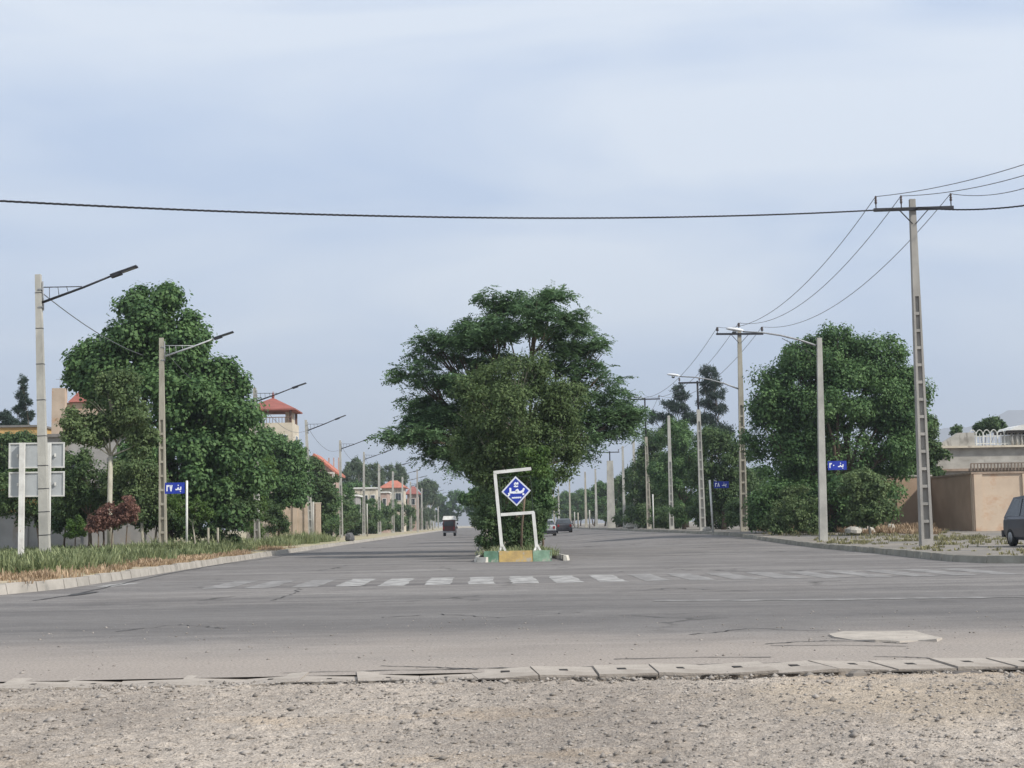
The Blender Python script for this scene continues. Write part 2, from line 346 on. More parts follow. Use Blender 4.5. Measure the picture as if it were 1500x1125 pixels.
# loose stones
rs = np.random.RandomState(5)
def stones(n, x0, x1, y0, y1, smin, smax, zf, name, m, pw=4.5):
    oc = np.array([(1, 0, 0), (-1, 0, 0), (0, 1, 0), (0, -1, 0), (0, 0, 1), (0, 0, -1)], float)
    of = np.array([(0, 2, 4), (2, 1, 4), (1, 3, 4), (3, 0, 4), (2, 0, 5), (1, 2, 5), (3, 1, 5), (0, 3, 5)])
    P = np.stack([rs.uniform(x0, x1, n), rs.uniform(y0, y1, n), np.zeros(n)], -1); S = smin + (smax - smin) * rs.rand(n) ** pw
    P[:, 2] = zf(P[:, 0], P[:, 1]) + S * .15
    sc = np.stack([S * rs.uniform(.7, 1.5, n), S * rs.uniform(.6, 1.1, n), S * rs.uniform(.35, .8, n)], -1)
    V = oc[None] * sc[:, None] * rs.uniform(.75, 1.25, (n, 6, 1)); a = rs.rand(n) * 6.28
    c, s_ = np.cos(a)[:, None], np.sin(a)[:, None]
    x = V[..., 0] * c - V[..., 1] * s_; y = V[..., 0] * s_ + V[..., 1] * c; V = np.stack([x, y, V[..., 2]], -1) + P[:, None]
    Fq = (of[None] + (np.arange(n) * 6)[:, None, None]).reshape(-1, 3)
    return tag(npmesh(name, V.reshape(-1, 3), Fq, m), kind='stuff')
STONE = leafmat('stone', (.13, .115, .10), (.40, .36, .32), 2, 0.0)
o = stones(26000, -4.6, 5.1, 6.4, 11.4, .003, .020, gh, 'loose_gravel', STONE)
tag(o, 'loose pale gravel stones strewn over the forecourt in front', 'gravel')
o = stones(170, -4.6, 5.0, 6.6, 11.3, .018, .045, gh, 'scattered_stones', STONE, 2.)
tag(o, 'larger scattered stones lying on the gravel forecourt', 'stones')
o = stones(2600, -4.4, 4.8, 11.18, 11.62, .006, .030, lambda x, y: -.012 + 0 * x, 'edge_rubble', STONE)
tag(o, 'crumbled rubble along the broken edge of the concrete drain covers', 'rubble')
o = stones(900, -6, 6, 12.3, 19, .005, .020, lambda x, y: 0 * x, 'road_grit', STONE)
tag(o, 'scattered grit along the dusty near edge of the road', 'grit')

# drain cover slabs between gravel and road
SLAB = mat('slab_concrete', (.40, .355, .308), (.31, .275, .238), 3.5, .93, .4, 40, spots=(1.6, (.28, .245, .21), .52, (1, 1, 1)))
SLOT_SHADE = mat('slot_shade_paint', (.03, .027, .024), (.02, .018, .016), 9, .95)  # near-black colour standing in for the shade inside the slots
def slab(i, cx, missing=False):
    rr = random.Random(i); sk = lambda k: (.0, .07, .02, .09, .05, .0)[k % 6]; w_ = .2257; cy = 11.83
    y0, y1 = 11.42 + rr.uniform(-.02, .02), 12.12 + rr.uniform(-.03, .04); zt = (.012 if i > 8 else -.008) + rr.uniform(-.005, .006); zb = -.09; tz = rr.uniform(-.016, .016); g = (.002 + rr.uniform(0, .006)) if i > 8 else .0012
    o_ = [(-w_ + g, y0 - cy), (w_ - g, y0 - cy + rr.uniform(-.02, .02)), (w_ - g - sk(i + 1), y1 - cy), (-w_ + g - sk(i), y1 - cy)]
    mb = MB(); vs = [(x, y, zt + tz * x * 4) for x, y in o_] + [(x, y, zb) for x, y in o_]
    mb.add(vs, [(0, 1, 2, 3)] + [(a, 4 + a, 4 + (a + 1) % 4, (a + 1) % 4) for a in range(4)]); o = mb.build('drain_cover', SLAB, loc=(cx, cy, 0))
    mb = MB(); sw = 1 if i > 8 else .55; mb.box((-.02, rr.uniform(-.03, .03) - (.12 if i <= 8 else 0), zt - .004), (.07 * sw, .12 * sw, .012)); mb.build('slot', SLOT_SHADE, o); return o  # dark inset paints the shaded slot, no hole is cut
slots = [-3.9 + .4515 * k for k in range(19)]
for k, cx in enumerate(slots):
    o = slab(k, cx)
    ordn = ['first', 'second', 'third', 'fourth', 'fifth', 'sixth', 'seventh', 'eighth', 'ninth', 'tenth', 'eleventh', 'twelfth', 'thirteenth', 'fourteenth', 'fifteenth', 'sixteenth', 'seventeenth', 'eighteenth', 'last'][k]
    tag(o, f'{ordn} slotted concrete drain cover from the left along the gravel edge', 'drain cover', 'concrete drain covers between gravel and road')
def rock(name, loc, sz, label, cat, m, seed, flat=1.0, group=None):
    rr = np.random.RandomState(seed); mb = MB(); n = 9; vs = []; fs = []; prof = [(.55, 0), (1, .25), (.92, .65), (.55, .95)]
    jit = rr.uniform(.75, 1.2, n)
    for q, (r_, h) in enumerate(prof):
        for k in range(n):
            t = 6.283 * k / n; j = jit[k] * rr.uniform(.92, 1.08); vs.append((math.cos(t) * r_ * j * sz[0] / 2, math.sin(t) * r_ * j * sz[1] / 2, h * sz[2] * rr.uniform(.85, 1.1)))
    m_ = len(prof)
    fs = [(i * n + k, i * n + (k + 1) % n, (i + 1) * n + (k + 1) % n, (i + 1) * n + k) for i in range(m_ - 1) for k in range(n)] + [tuple(range(n))[::-1], tuple((m_ - 1) * n + k for k in range(n))]
    mb.add(vs, fs); return tag(mb.build(name, m, loc=loc), label, cat, group)
pp = [gp(a, b_) for a, b_ in ((1214, 931), (1236, 928.5), (1262, 927.6), (1300, 927), (1338, 927.4), (1362, 931), (1380, 936.5), (1372, 940), (1345, 939), (1318, 941.5), (1282, 941), (1250, 938), (1222, 935))]
mb = MB(); c0 = sum(pp, Vector()) / len(pp); n = len(pp); vs = [(q.x - c0.x, q.y - c0.y, .016 + .012 * math.sin(k * 2.1)) for k, q in enumerate(pp)] + [((q.x - c0.x) * 1.01, (q.y - c0.y) * 1.02, -.01) for q in pp]
mb.add(vs, [tuple(range(n - 1, -1, -1))] + [(k, (k + 1) % n, n + (k + 1) % n, n + k) for k in range(n)])
tag(mb.build('concrete_slab', mat('slab_pale', (.42, .375, .325), (.31, .28, .245), 4, .93, .4, 40), loc=(c0.x, c0.y, 0)), 'broken pale concrete slab lying on the dusty road edge at right', 'slab')
p = gp(1405, 983)
rock('concrete_chunk', (p.x, p.y - .1, -.05), (.30, .16, .06), 'dark broken concrete chunk in the hole beside the drain covers', 'rubble', mat('dark_concrete', (.15, .135, .12), (.08, .07, .065), 8, .95), 4)
for (a, b_, s_, lb) in ((1255, 988, .13, 'pale stone beside the broken drain edge at right'), (1228, 1040, .07, 'small pale stone lying on the sandy gravel at right'),
                        (370, 988, .06, 'small white stone on the gravel edge at left'), (1195, 1058, .05, 'dark pebble on the gravel below the pale stone')):
    p = gp(a, b_); rock('stone', (p.x, p.y, -.03), (s_ * 1.3, s_, s_ * .5), lb, 'stone', STONE if 'dark' not in lb else MT['dark_concrete'], int(a))

# verges and kerbs
def resample(pl, step):
    out_ = []
    for (a, b_) in zip(pl[:-1], pl[1:]):
        d = math.dist(a, b_); n = max(1, int(d / step)) if b_[1] < 130 else max(1, int(d / 12))
        for k in range(n): out_.append((a[0] + (b_[0] - a[0]) * k / n, a[1] + (b_[1] - a[1]) * k / n))
    out_.append(pl[-1]); return out_
KL = resample([(-70, 17), (-30, 19.5), (-15, 22.5), (-10.6, 25), (-9.2, 27.5), (-8.55, 31), (-8.6, 38), (-8.8, 50), (-9.0, 75), (-9.1, 100), (-9.1, 600)], 1.0)
KR = resample([(70, 32.6), (30, 34.2), (17, 35.0), (13.4, 35.5), (12.2, 36.6), (11.95, 38.5), (12.15, 42), (12.6, 48), (13.0, 56), (13.2, 64), (13.2, 85), (13.2, 600)], 1.0)
VERGE = mat('verge_soil', (.42, .35, .24), (.27, .23, .165), .5, .96, .5, 12, spots=(.45, (.25, .27, .13), .52, (1, 1, 1)))
VERGE_R = mat('verge_dust', (.255, .225, .19), (.175, .16, .14), .5, .96, .5, 12, spots=(.30, (.155, .148, .14), .5, (.5, 1.5, 1)))
for nm, K, side, m in (('left_verge', KL, -1, VERGE), ('right_verge', KR, 1, VERGE_R)):
    mb = MB(); hz = .17
    V = []
    for (x, y) in K:
        V += [(x + side * .16, y, hz + T(x, y)), (side * 160, y, hz + T(side * 20, y))]
    mb.add(V, [(2 * i, 2 * i + 1, 2 * i + 3, 2 * i + 2) if side > 0 else (2 * i + 1, 2 * i, 2 * i + 2, 2 * i + 3) for i in range(len(K) - 1)])
    # front skirt so the verge is solid
    tag(mb.build(nm, m), kind='structure')
def kerbline(name, pts, off, wd, h, m, side, gap=.02, slope=.05, missing=()):
    mb = MB(); rr = random.Random(3)
    for i in range(len(pts) - 1):
        gap = rr.choice((.012, .02, .03, .05))
        if i in missing: continue
        a, b_ = Vector((*pts[i], 0)), Vector((*pts[i + 1], 0)); d = (b_ - a)
        if d.length < .05: continue
        d.normalize(); nrm = Vector((d.y, -d.x, 0)) * side   # pointing away from the road
        a2, b2 = a + d * gap, b_ - d * gap; za, zb = T(a.x, a.y), T(b_.x, b_.y); j = rr.uniform(-.016, .012)
        vs = []
        for q, z in ((a2, za), (b2, zb)):
            vs += [q + Vector((0, 0, z - .04)), q + nrm * slope + Vector((0, 0, z + h + j)), q + nrm * wd + Vector((0, 0, z + h + j)), q + nrm * wd + Vector((0, 0, z - .04))]
        mb.add(vs, [(0, 1, 2, 3), (7, 6, 5, 4), (0, 4, 5, 1), (1, 5, 6, 2), (2, 6, 7, 3), (3, 7, 4, 0)])
    return tag(mb.build(name, m), kind='structure')
kerbline('left_kerb', KL, 0, .18, .19, KERB, -1, missing=())
kerbline('right_kerb', KR, 0, .18, .18, mat('kerb_grey', (.30, .285, .24), (.19, .18, .15), 1.6, .92, .3, 25), 1)

# zebra crossing: worn paint stripes laid on the asphalt
PAINT = mat('road_paint', (.36, .35, .335), (.185, .178, .17), 3.2, .9, .15, 40, (1, .7, 1), lo=.38, hi=.60)
PAINT2 = mat('road_paint_faint', (.265, .255, .245), (.165, .158, .152), 3.2, .9, .15, 40, (1, .7, 1), lo=.40, hi=.66)
zx = [-2.68 + .865 * k for k in range(-3, 16)]
for nm, sel, m in (('zebra_crossing', [x for x in zx if -2.8 < x < 3.2], PAINT), ('worn_zebra_crossing', [x for x in zx if not (-2.8 < x < 3.2)], PAINT2)):
    mb = MB(); rr = random.Random(2)
    for x in sel:
        j = rr.uniform(-.15, .15); hw = .26
        vs = []; n = 8
        for k in range(n + 1):
            y = 29.4 + j + 4.0 * k / n; vs += [(x - hw + rr.uniform(-.03, .03), y, .004), (x + hw + rr.uniform(-.03, .03), y, .004)]
        mb.add(vs, [(2 * k, 2 * k + 1, 2 * k + 3, 2 * k + 2) for k in range(n)])
    tag(mb.build(nm, m), kind='structure')
def flatstrip(name, pts, wds, z, m):
    mb = MB(); vs = []
    for i, q in enumerate(pts):
        a, b_ = pts[max(0, i - 1)], pts[min(len(pts) - 1, i + 1)]; d = Vector((b_[0] - a[0], b_[1] - a[1])).normalized(); n = Vector((-d.y, d.x))
        for s_ in (-1, 1): vs.append((q[0] + n.x * s_ * wds[i] / 2, q[1] + n.y * s_ * wds[i] / 2, z + T(q[0], q[1])))
    mb.add(vs, [(2 * i, 2 * i + 1, 2 * i + 3, 2 * i + 2) for i in range(len(pts) - 1)])
    return tag(mb.build(name, m), kind='structure')
TAR = mat('tar', (.055, .053, .052), (.035, .034, .034), 6, .8)
def gpl(l, z=0): return [tuple(gp(a, b_, z))[:2] for a, b_ in l]
def jag(pts, n, amp, seed):
    rr = random.Random(seed); o_ = []
    for a, b_ in zip(pts[:-1], pts[1:]):
        for k in range(n): o_.append((a[0] + (b_[0] - a[0]) * k / n + rr.uniform(-amp, amp), a[1] + (b_[1] - a[1]) * k / n + rr.uniform(-amp, amp)))
    o_.append(pts[-1]); return o_
c = jag(gpl([(50, 880), (105, 872), (190, 853), (260, 838), (330, 826), (380, 820), (470, 806)]), 6, .04, 1)
flatstrip('road_seam', c, [.05 + .05 * random.random() for _ in c], .006, TAR)
c = gpl([(102, 873.5), (118, 870.5), (142, 867.5)]); flatstrip('tar_patch', c, [.10, .32, .10], .010, TAR)
c = gpl([(152, 860), (176, 856), (196, 854)]); flatstrip('road_marking', c, [.35, .5, .4], .004, PAINT)
c = jag([(-1.6, 12.16), (0, 12.2), (1.2, 12.15), (2.6, 12.2), (4.5, 12.14)], 12, .025, 91); flatstrip('road_crack', c, [.01 + .05 * random.random() ** 2 for _ in c], .005, TAR)
EDGE = mat('edge_shade_paint', (.085, .07, .055), (.05, .042, .035), 12, .95)  # dark strip colour: painted shade under the slab edge
for k, (xa, xb) in enumerate([(-1.6, -.6), (-.2, .9), (1.0, 2.7), (2.75, 4.4)]):
    c = jag([(xa, 11.39), ((xa + xb) / 2, 11.36), (xb, 11.385)], 14, .018, k + 50); flatstrip('edge_shade_strip', c, [.0] + [.03 + .10 * random.random() ** 1.5 for _ in c[2:]] + [.0], .002, EDGE)
c = jag(gpl([(960, 880), (1200, 879), (1380, 876), (1505, 875)]), 8, .03, 7); flatstrip('worn_road_line', c, [.10 + .35 * random.random() for _ in c], .005, PAINT2)
for k, l_ in enumerate([[(560, 905), (640, 900), (735, 905), (850, 897)], [(180, 925), (260, 915), (330, 921)], [(900, 868), (985, 862), (1100, 866)], [(395, 880), (430, 870), (440, 862)], [(1010, 930), (1100, 921), (1210, 925)]]):
    c = jag(gpl(l_), 9, .07, k + 30); flatstrip('road_crack', c, [.008 + .03 * random.random() for _ in c], .0055, TAR)
for k, (a, b_, c_, d_) in enumerate([(1120, 944, 1215, 939), (1215, 939, 1330, 943), (1130, 946, 1330, 947), (560, 976, 700, 981), (900, 966, 1130, 963), (1280, 962, 1380, 966)]):
    c = jag(gpl([(a, b_), ((a + c_) / 2, (b_ + d_) / 2 - 1), (c_, d_)]), 8, .02, k + 5)
    flatstrip('road_crack', c, [.02 + .02 * random.random() for _ in c], .005, TAR)

# ------------------------------------------------------------------ median island
SOIL = mat('island_soil', (.33, .28, .22), (.20, .17, .13), 3, .96, .5, 20)
mb = MB()
mb.add([(-.02, 46.5, .30), (2.05, 46.5, .30), (2.2, 50, .22 + T(2, 50)), (-.1, 50, .22)], [(0, 1, 2, 3)])
V = []
for y in [50] + list(range(60, 601, 10)): V += [(-.12, y, .22), (2.35, y, .22)]
mb.add(V, [(2 * i, 2 * i + 1, 2 * i + 3, 2 * i + 2) for i in range(len(V) // 2 - 1)])
tag(mb.build('median_soil', SOIL), kind='structure')
WKERB = mat('white_kerb', (.60, .57, .50), (.42, .40, .35), 2.2, .9, .2, 20)
lft = resample([(.02, 46.15), (-.28, 46.4), (-.36, 47.4), (-.22, 50), (-.25, 60), (-.25, 600)], .9)
rgt = resample([(2.15, 47.5), (2.55, 46.6), (2.66, 47.2), (2.5, 49), (2.5, 60), (2.5, 600)], .9)
kerbline('median_kerb_left_side', lft, 0, .14, .16, WKERB, 1)
kerbline('median_kerb_right_side', rgt[1:], 0, .14, .16, WKERB, -1)
for x0, x1, c1, c2, lb in ((-.04, .42, (.12, .23, .16), (.08, .15, .10), 'dark green painted kerb block at left end of the median nose'),
                           (.425, 1.46, (.50, .35, .13), (.36, .26, .12), 'long yellow painted kerb block in the middle of the median nose'),
                           (1.465, 2.05, (.24, .36, .26), (.15, .24, .17), 'pale green painted kerb block at right end of the median nose')):
    mb = MB(); mb.taper(-.02, .335, (x1 - x0 - .01, .22), (x1 - x0 - .014, .17), c1=(0, .02))
    m = mat('kerb_paint_%d' % int(x1 * 100), c1, c2, 5, .85, .2, 30, spots=(3.5, (.36, .33, .28), .56, (1, 1, 1)))
    tag(mb.build('kerb_block', m, loc=((x0 + x1) / 2, 46.38, 0)), lb, 'kerb block', 'painted kerb blocks on the median nose')

# ------------------------------------------------------------------ direction sign on the island (leaning white frame with diamond)
SY = 47.0
def sgn(x, y): q = at(x, y, SY); return Vector((q.x, 0, q.z))
g0 = Vector((sgn(760, 804).x, SY, .285))
root = empty('street_name_sign', g0, label='leaning white tube frame holding a blue diamond street sign on the median nose', cat='sign')
def lo(x, y, dy=0): q = sgn(x, y); return Vector((q.x - g0.x, dy, q.z - g0.z))
mb = MB(); wd = .10
mb.bar(lo(725, 694), lo(735, 801), wd); mb.build('left_post', WHITEP, root)
mb = MB(); mb.bar(lo(723, 692.3), lo(778, 686.5), wd); mb.build('top_bar', WHITEP, root)
mb = MB(); mb.bar(lo(733.5, 754), lo(782.5, 750.5), wd * .95); mb.build('cross_bar', WHITEP, root)
mb = MB(); mb.bar(lo(781, 750), lo(786, 801), wd); mb.build('right_post', WHITEP, root)
for bx in (735.5, 786.5):
    mb = MB(); b0 = lo(bx, 797)
    mb.bar(b0, Vector((b0.x - .10, -.03, 0)), .05); mb.bar(b0, Vector((b0.x + .12, -.02, 0)), .055); mb.bar(b0, Vector((b0.x, .16, 0)), .05)
    mb.box((b0.x, 0, .012), (.26, .26, .024)); mb.build('foot', WHITEP, root)
mb = MB()
for a, b_ in (((732, 700), (777, 697)), ((777, 697), (781, 749)), ((731.5, 699), (735, 752))): mb.bar(lo(*a, .02), lo(*b_, .02), .03)
mb.build('inner_frame', mat('dark_green_paint', (.03, .045, .03), (.02, .03, .02), 5, .6), root)
cD = lo(756, 719.5, -.06)
def quadplate(c, U, W_, th):
    mb = MB(); pts = [c + U, c + W_, c - U, c - W_]; vs = [Vector((q.x, c.y - th / 2, q.z)) for q in pts] + [Vector((q.x, c.y + th / 2, q.z)) for q in pts]
    mb.add(vs, [(3, 2, 1, 0), (4, 5, 6, 7)] + [(k, (k + 1) % 4, 4 + (k + 1) % 4, 4 + k) for k in range(4)]); return mb
U = (lo(755, 698.5) - lo(757, 742.5)) / 2; W_ = (lo(777.5, 719) - lo(734.5, 721)) / 2; U.y = W_.y = 0
plate = quadplate(cD, U, W_, .03).build('diamond_plate', mat('sign_border', (.72, .74, .80), (.60, .62, .70), 6, .5), root)
inn = quadplate(cD + Vector((0, -.019, 0)), U * .86, W_ * .86, .006).build('blue_face', SIGNBLUE, plate)
LET = mat('sign_white', (.80, .82, .86), (.72, .74, .80), 6, .5)
def stroke(mb, pts, wdt, f, y, th=.004):
    P = [f(*q) for q in pts]
    for a, b_ in zip(P[:-1], P[1:]):
        a, b_ = Vector(a), Vector(b_); d = (b_ - a)
        if d.length < 1e-6: continue
        d.normalize(); n = Vector((-d.z, 0, d.x)) * wdt / 2; a2, b2 = a - d * wdt * .25, b_ + d * wdt * .25
        q4 = [a2 - n, b2 - n, b2 + n, a2 + n]
        vs = [Vector((q.x, y - th, q.z)) for q in q4] + [Vector((q.x, y, q.z)) for q in q4]
        mb.add(vs, [(0, 1, 2, 3), (7, 6, 5, 4)] + [(k, 4 + k, 4 + (k + 1) % 4, (k + 1) % 4) for k in range(4)]); y -= .0006
def fd(u, v):    # sign-face coordinates, u right and v up, 1 = half height of the diamond
    q = cD + W_.normalized() * (u * .47) + U.normalized() * (v * .47); return (q.x, 0, q.z)
mb = MB(); yy = cD.y - .023
stroke(mb, [(-.50, -.12), (-.46, -.22), (-.56, -.30)], .05, fd, yy)                    # reh
stroke(mb, [(-.38, .20), (-.38, -.08), (-.20, -.08)], .06, fd, yy)                     # alef
stroke(mb, [(-.20, -.08), (.30, -.08), (.44, -.02)], .075, fd, yy)                     # long joining stroke
stroke(mb, [(.06, -.06), (.00, .04), (.10, .10), (.16, -.02), (.08, -.07)], .045, fd, yy)   # heh
stroke(mb, [(.44, -.02), (.52, .14)], .06, fd, yy); stroke(mb, [(.44, -.22), (.50, -.22)], .06, fd, yy)
stroke(mb, [(-.10, .46), (-.02, .56), (.06, .46), (.12, .56), (.14, .46)], .04, fd, yy)
stroke(mb, [(-.12, .32), (-.02, .30), (.12, .32)], .04, fd, yy); stroke(mb, [(-.06, .40), (-.02, .40)], .035, fd, yy)
for k in range(9): u = -.28 + .07 * k; stroke(mb, [(u, -.40), (u + .02, -.47), (u + .045, -.40)] if k % 2 else [(u, -.47), (u, -.40), (u + .04, -.42)], .024, fd, yy)
mb.build('lettering', LET, plate)

# ------------------------------------------------------------------ poles
def shaft(H, w0, w1, d0, d1, ladder=None, rung=.58):
    """tapered precast pole; ladder=(z0,z1) gives recessed panels between rungs on front and back"""
    mb = MB(); wz = lambda z: w0 + (w1 - w0) * z / H; dz = lambda z: d0 + (d1 - d0) * z / H
    if not ladder: mb.taper(0, H, (w0, d0), (w1, d1)); return mb
    a, b_ = ladder; wf = lambda z: wz(z) * .24
    if a > 0: mb.taper(0, a, (w0, d0), (wz(a), dz(a)))
    mb.taper(b_, H, (wz(b_), dz(b_)), (w1, d1))
    for s_ in (-1, 1):
        c0 = s_ * (wz(a) - wf(a)) / 2; c1 = s_ * (wz(b_) - wf(b_)) / 2
        mb.taper(a, b_, (wf(a), dz(a)), (wf(b_), dz(b_)), (c0, 0), (c1, 0))
    mb.taper(a, b_, (wz(a) - 2 * wf(a) + .004, dz(a) * .25), (wz(b_) - 2 * wf(b_) + .004, dz(b_) * .25))
    n = max(1, int((b_ - a) / rung))
    for k in range(1, n):
        z = a + (b_ - a) * k / n; mb.taper(z - .05, z + .05, (wz(z) - 2 * wf(z) + .006, dz(z) * .9), (wz(z) - 2 * wf(z) + .006, dz(z) * .9))
    return mb
def led_lamp(H, lad, m, w0=.36, armz=.75, al=2.75, rise=.85, hz=0):
    root = empty('street_lamp', (0, 0, 0))
    shaft(H, w0, .17, w0 * .8, .15, lad).build('pole', m, root)
    z = H - armz
    mb = MB(); mb.tube([(.10, 0, z - .05), (al * .5, 0, z + rise * .42), (al * .86, 0, z + rise * .84)], [.042, .036, .03], 8); mb.build('arm', DARKM, root)
    mb = MB(); mb.tube([(.12, 0, z + .42), (al * .48, 0, z + rise * .45)], .016, 6)
    for k in (.2, .45, .7): mb.tube([(.12 + k * al * .38, 0, z + .42 + k * .0), (.10 + k * al * .42, 0, z - .03 + k * rise * .40)], .01, 5)
    mb.build('tie_rod', DARKM, root)
    mb = MB(); mb.tube([(.13, 0, z - .3), (.13, 0, z + .6)], .025, 6)
    for q in (-.2, .35): mb.box((.065, 0, z + q), (.13, .2, .04))
    mb.build('bracket', GREYM, root)
    hx, hz_ = al * .86, z + rise * .84; ang = math.atan2(rise, al)
    mb = MB(); rot = Matrix.Rotation(-ang, 3, 'Y')
    mb.box(Vector((hx + .02, 0, hz_ - .01)), (.34, .22, .11), rot); mb.box(Vector((hx + .40, 0, hz_ + .13)), (.56, .26, .055), rot)
    hd = mb.build('lamp_head', DARKM, root)
    mb = MB(); mb.box(Vector((hx + .41, 0, hz_ + .098)), (.44, .18, .012), rot); mb.build('lens', GREYM, hd)
    return root
GL = 'street lamps along the left pavement'
def gz(x, y): return .17 + T(x, y)
ORD = ['first', 'second', 'third', 'fourth', 'fifth', 'sixth', 'seventh', 'eighth', 'ninth', 'tenth', 'eleventh', 'twelfth', 'thirteenth', 'fourteenth', 'fifteenth', 'sixteenth', 'seventeenth']
lampL = [(56, 402, 45.9), (236.5, 495, 63.3), (373, 568, 88), (448, 615, 114), (498, 645, 141), (533, 662, 168), (555, 680, 193), (575, 0, 221), (589, 0, 247), (601, 0, 274),
         (617, 0, 322), (624, 0, 348), (630, 0, 376), (636, 0, 404), (641, 0, 436)]
protoS = protoL = None; lampL_pos = []
for k, (px_, py_, Y) in enumerate(lampL):
    x = X_(px_, Y, py_ or 690); H = (Z_(px_, py_, Y) - gz(-13.6, Y)) if py_ else 9.0
    lampL_pos.append((x, Y, H))
    lb = (['tall pale concrete street lamp standing in front of the signboard at far left', 'concrete street lamp with recessed ladder panels before the big left tree',
           'concrete street lamp in front of the red roofed tower house', 'concrete street lamp beside the gabled pink house'] + [None] * 20)[k] or f'{ORD[k]} street lamp from the left along the left pavement'
    if k == 0: o = led_lamp(H, None, CONC, .30, armz=.82)
    elif k == 1: o = led_lamp(H, (.3, 5.6), CONC_B, .32)
    elif k == 2: o = led_lamp(H, (.3, 4.5), CONC_G, .34)
    elif k == 3: o = protoL = led_lamp(9.0, (.3, 4.8), CONC, .34)
    else: o = dup(protoL, (0, 0, 0))
    if k == 1:
        for c_ in o.children:
            if c_.name.split('.')[0] in ('arm', 'tie_rod'): c_.data.materials[0] = mat('galvanised_steel', (.50, .51, .52), (.38, .39, .40), 6, .5)
    if k >= 3: o.scale = (1, 1, H / 9.0) if k < 6 else (1.35, 1.35, H / 9.0)
    o.location = (x, Y, gz(x, Y)); o.rotation_euler = (0, R(-.7 if k == 0 else random.uniform(-.4, .4)), R(random.uniform(-4, 4)))
    tag(o, lb, 'street lamp', GL)
# steel straps on the first pole
r0 = [o for o in COL.objects if o.name == 'street_lamp'][0]
for z in (.9, 1.6, 2.3, 3.0, 3.9, 5.0, 6.1, 7.2, 8.3):
    wz = .30 + (.17 - .30) * z / 9.2; mb = MB(); mb.box((0, 0, z), (wz + .012, wz * .8 + .02, .02)); mb.build('strap', DARKM, r0)

def stand(o, xt, yt, xb, yb, Y, H):
    a, b_ = X_(xb, Y, yb), X_(xt, Y, yt); o.location.x = a; o.rotation_euler[1] = math.atan((b_ - a) / H)
for o, (xt, yt, xb, yb) in zip([q for q in COL.objects if q.name.startswith('street_lamp')][:6], ((56, 402, 66.5, 822), (236.5, 495, 239, 795), (373, 568, 377, 798), (448, 615, 456, 793), (498, 645, 500, 788), (533, 662, 533, 785))):
    k = [q for q in lampL_pos][[56, 236.5, 373, 448, 498, 533].index(xt)]; stand(o, xt, yt, xb, yb, k[1], k[2])
def wire(name, a, b_, sag, r, m, label, cat, group=None, n=24):
    a, b_ = Vector(a), Vector(b_); pts = []
    for k in range(n + 1):
        t = k / n; q = a.lerp(b_, t); q.z -= 4 * sag * t * (1 - t); pts.append(q - a)
    mb = MB(); mb.tube(pts, r, 6); return tag(mb.build(name, m, loc=a), label, cat, group)
a = (lampL_pos[0][0] + .1, lampL_pos[0][1], Z_(66, 428, lampL_pos[0][1])); wire('service_cable', a, at(245, 528, 80), .45, .016, WIREM, 'grey service cable running from the nearest lamp into the big left tree', 'cable')
for k in range(1, 7):
    (xa, ya, ha), (xb, yb, hb) = lampL_pos[k], lampL_pos[k + 1]
    wire('lamp_cable', (xa + .14, ya, gz(xa, ya) + ha - .55), (xb + .14, yb, gz(xb, yb) + hb - .75), .9 if k else .7, .014, WIREM,
         f'thin sagging cable between the {ORD[k]} and {ORD[k + 1]} lamps on the left pavement', 'cable', 'sagging cables between the left lamps')

def insulators(root, pts, h=.42, r=.05):
    for q in pts:
        mb = MB(); q = Vector(q)
        mb.lathe(q, [(.02, 0), (.02, h * .35), (r * .8, h * .4), (r, h * .5), (r * .6, h * .56), (r, h * .66), (r * .55, h * .74), (r * .85, h * .84), (r * .5, h)], 10)
        mb.build('insulator', INSUL, root)
def crossarm(root, z, half, y=-.14, tilt=0.0, braces=True, m=DARKM, off=0):
    mb = MB(); mb.box((off, y, z), (2 * half, .09, .11), Matrix.Rotation(-tilt, 3, 'Y')); mb.build('crossarm', m, root)
    if braces:
        for s_ in (-1, 1):
            mb = MB(); mb.bar((s_ * .48, y, z - .05), (s_ * .05, y + .01, z - .52), .035, .03); mb.build('brace', m, root)
# nearest power pole
UX, UY = X_(1336, 50.4, 292), 50.4
UZ = .17; UH = Z_(1336, 292, UY) - UZ
up1 = empty('power_pole', (UX + .15, UY, UZ), label='tallest concrete ladder power pole with three insulators on a dark crossarm near right corner', cat='power pole', group='power poles on the right pavement')
shaft(UH, .40, .19, .34, .17, (.25, UH * .715), .56).build('pole', mat('pole_concrete_grey', None) if 0 else CONC_G, up1)
crossarm(up1, UH - .36, 1.37, tilt=R(1.2))
up1i = [(-1.29, -.14, UH - .34), (-.42, -.14, UH - .33), (1.29, -.14, UH - .27)]
insulators(up1, up1i, .44)
stand(up1, 1336, 292, 1357, 800, UY, UH)
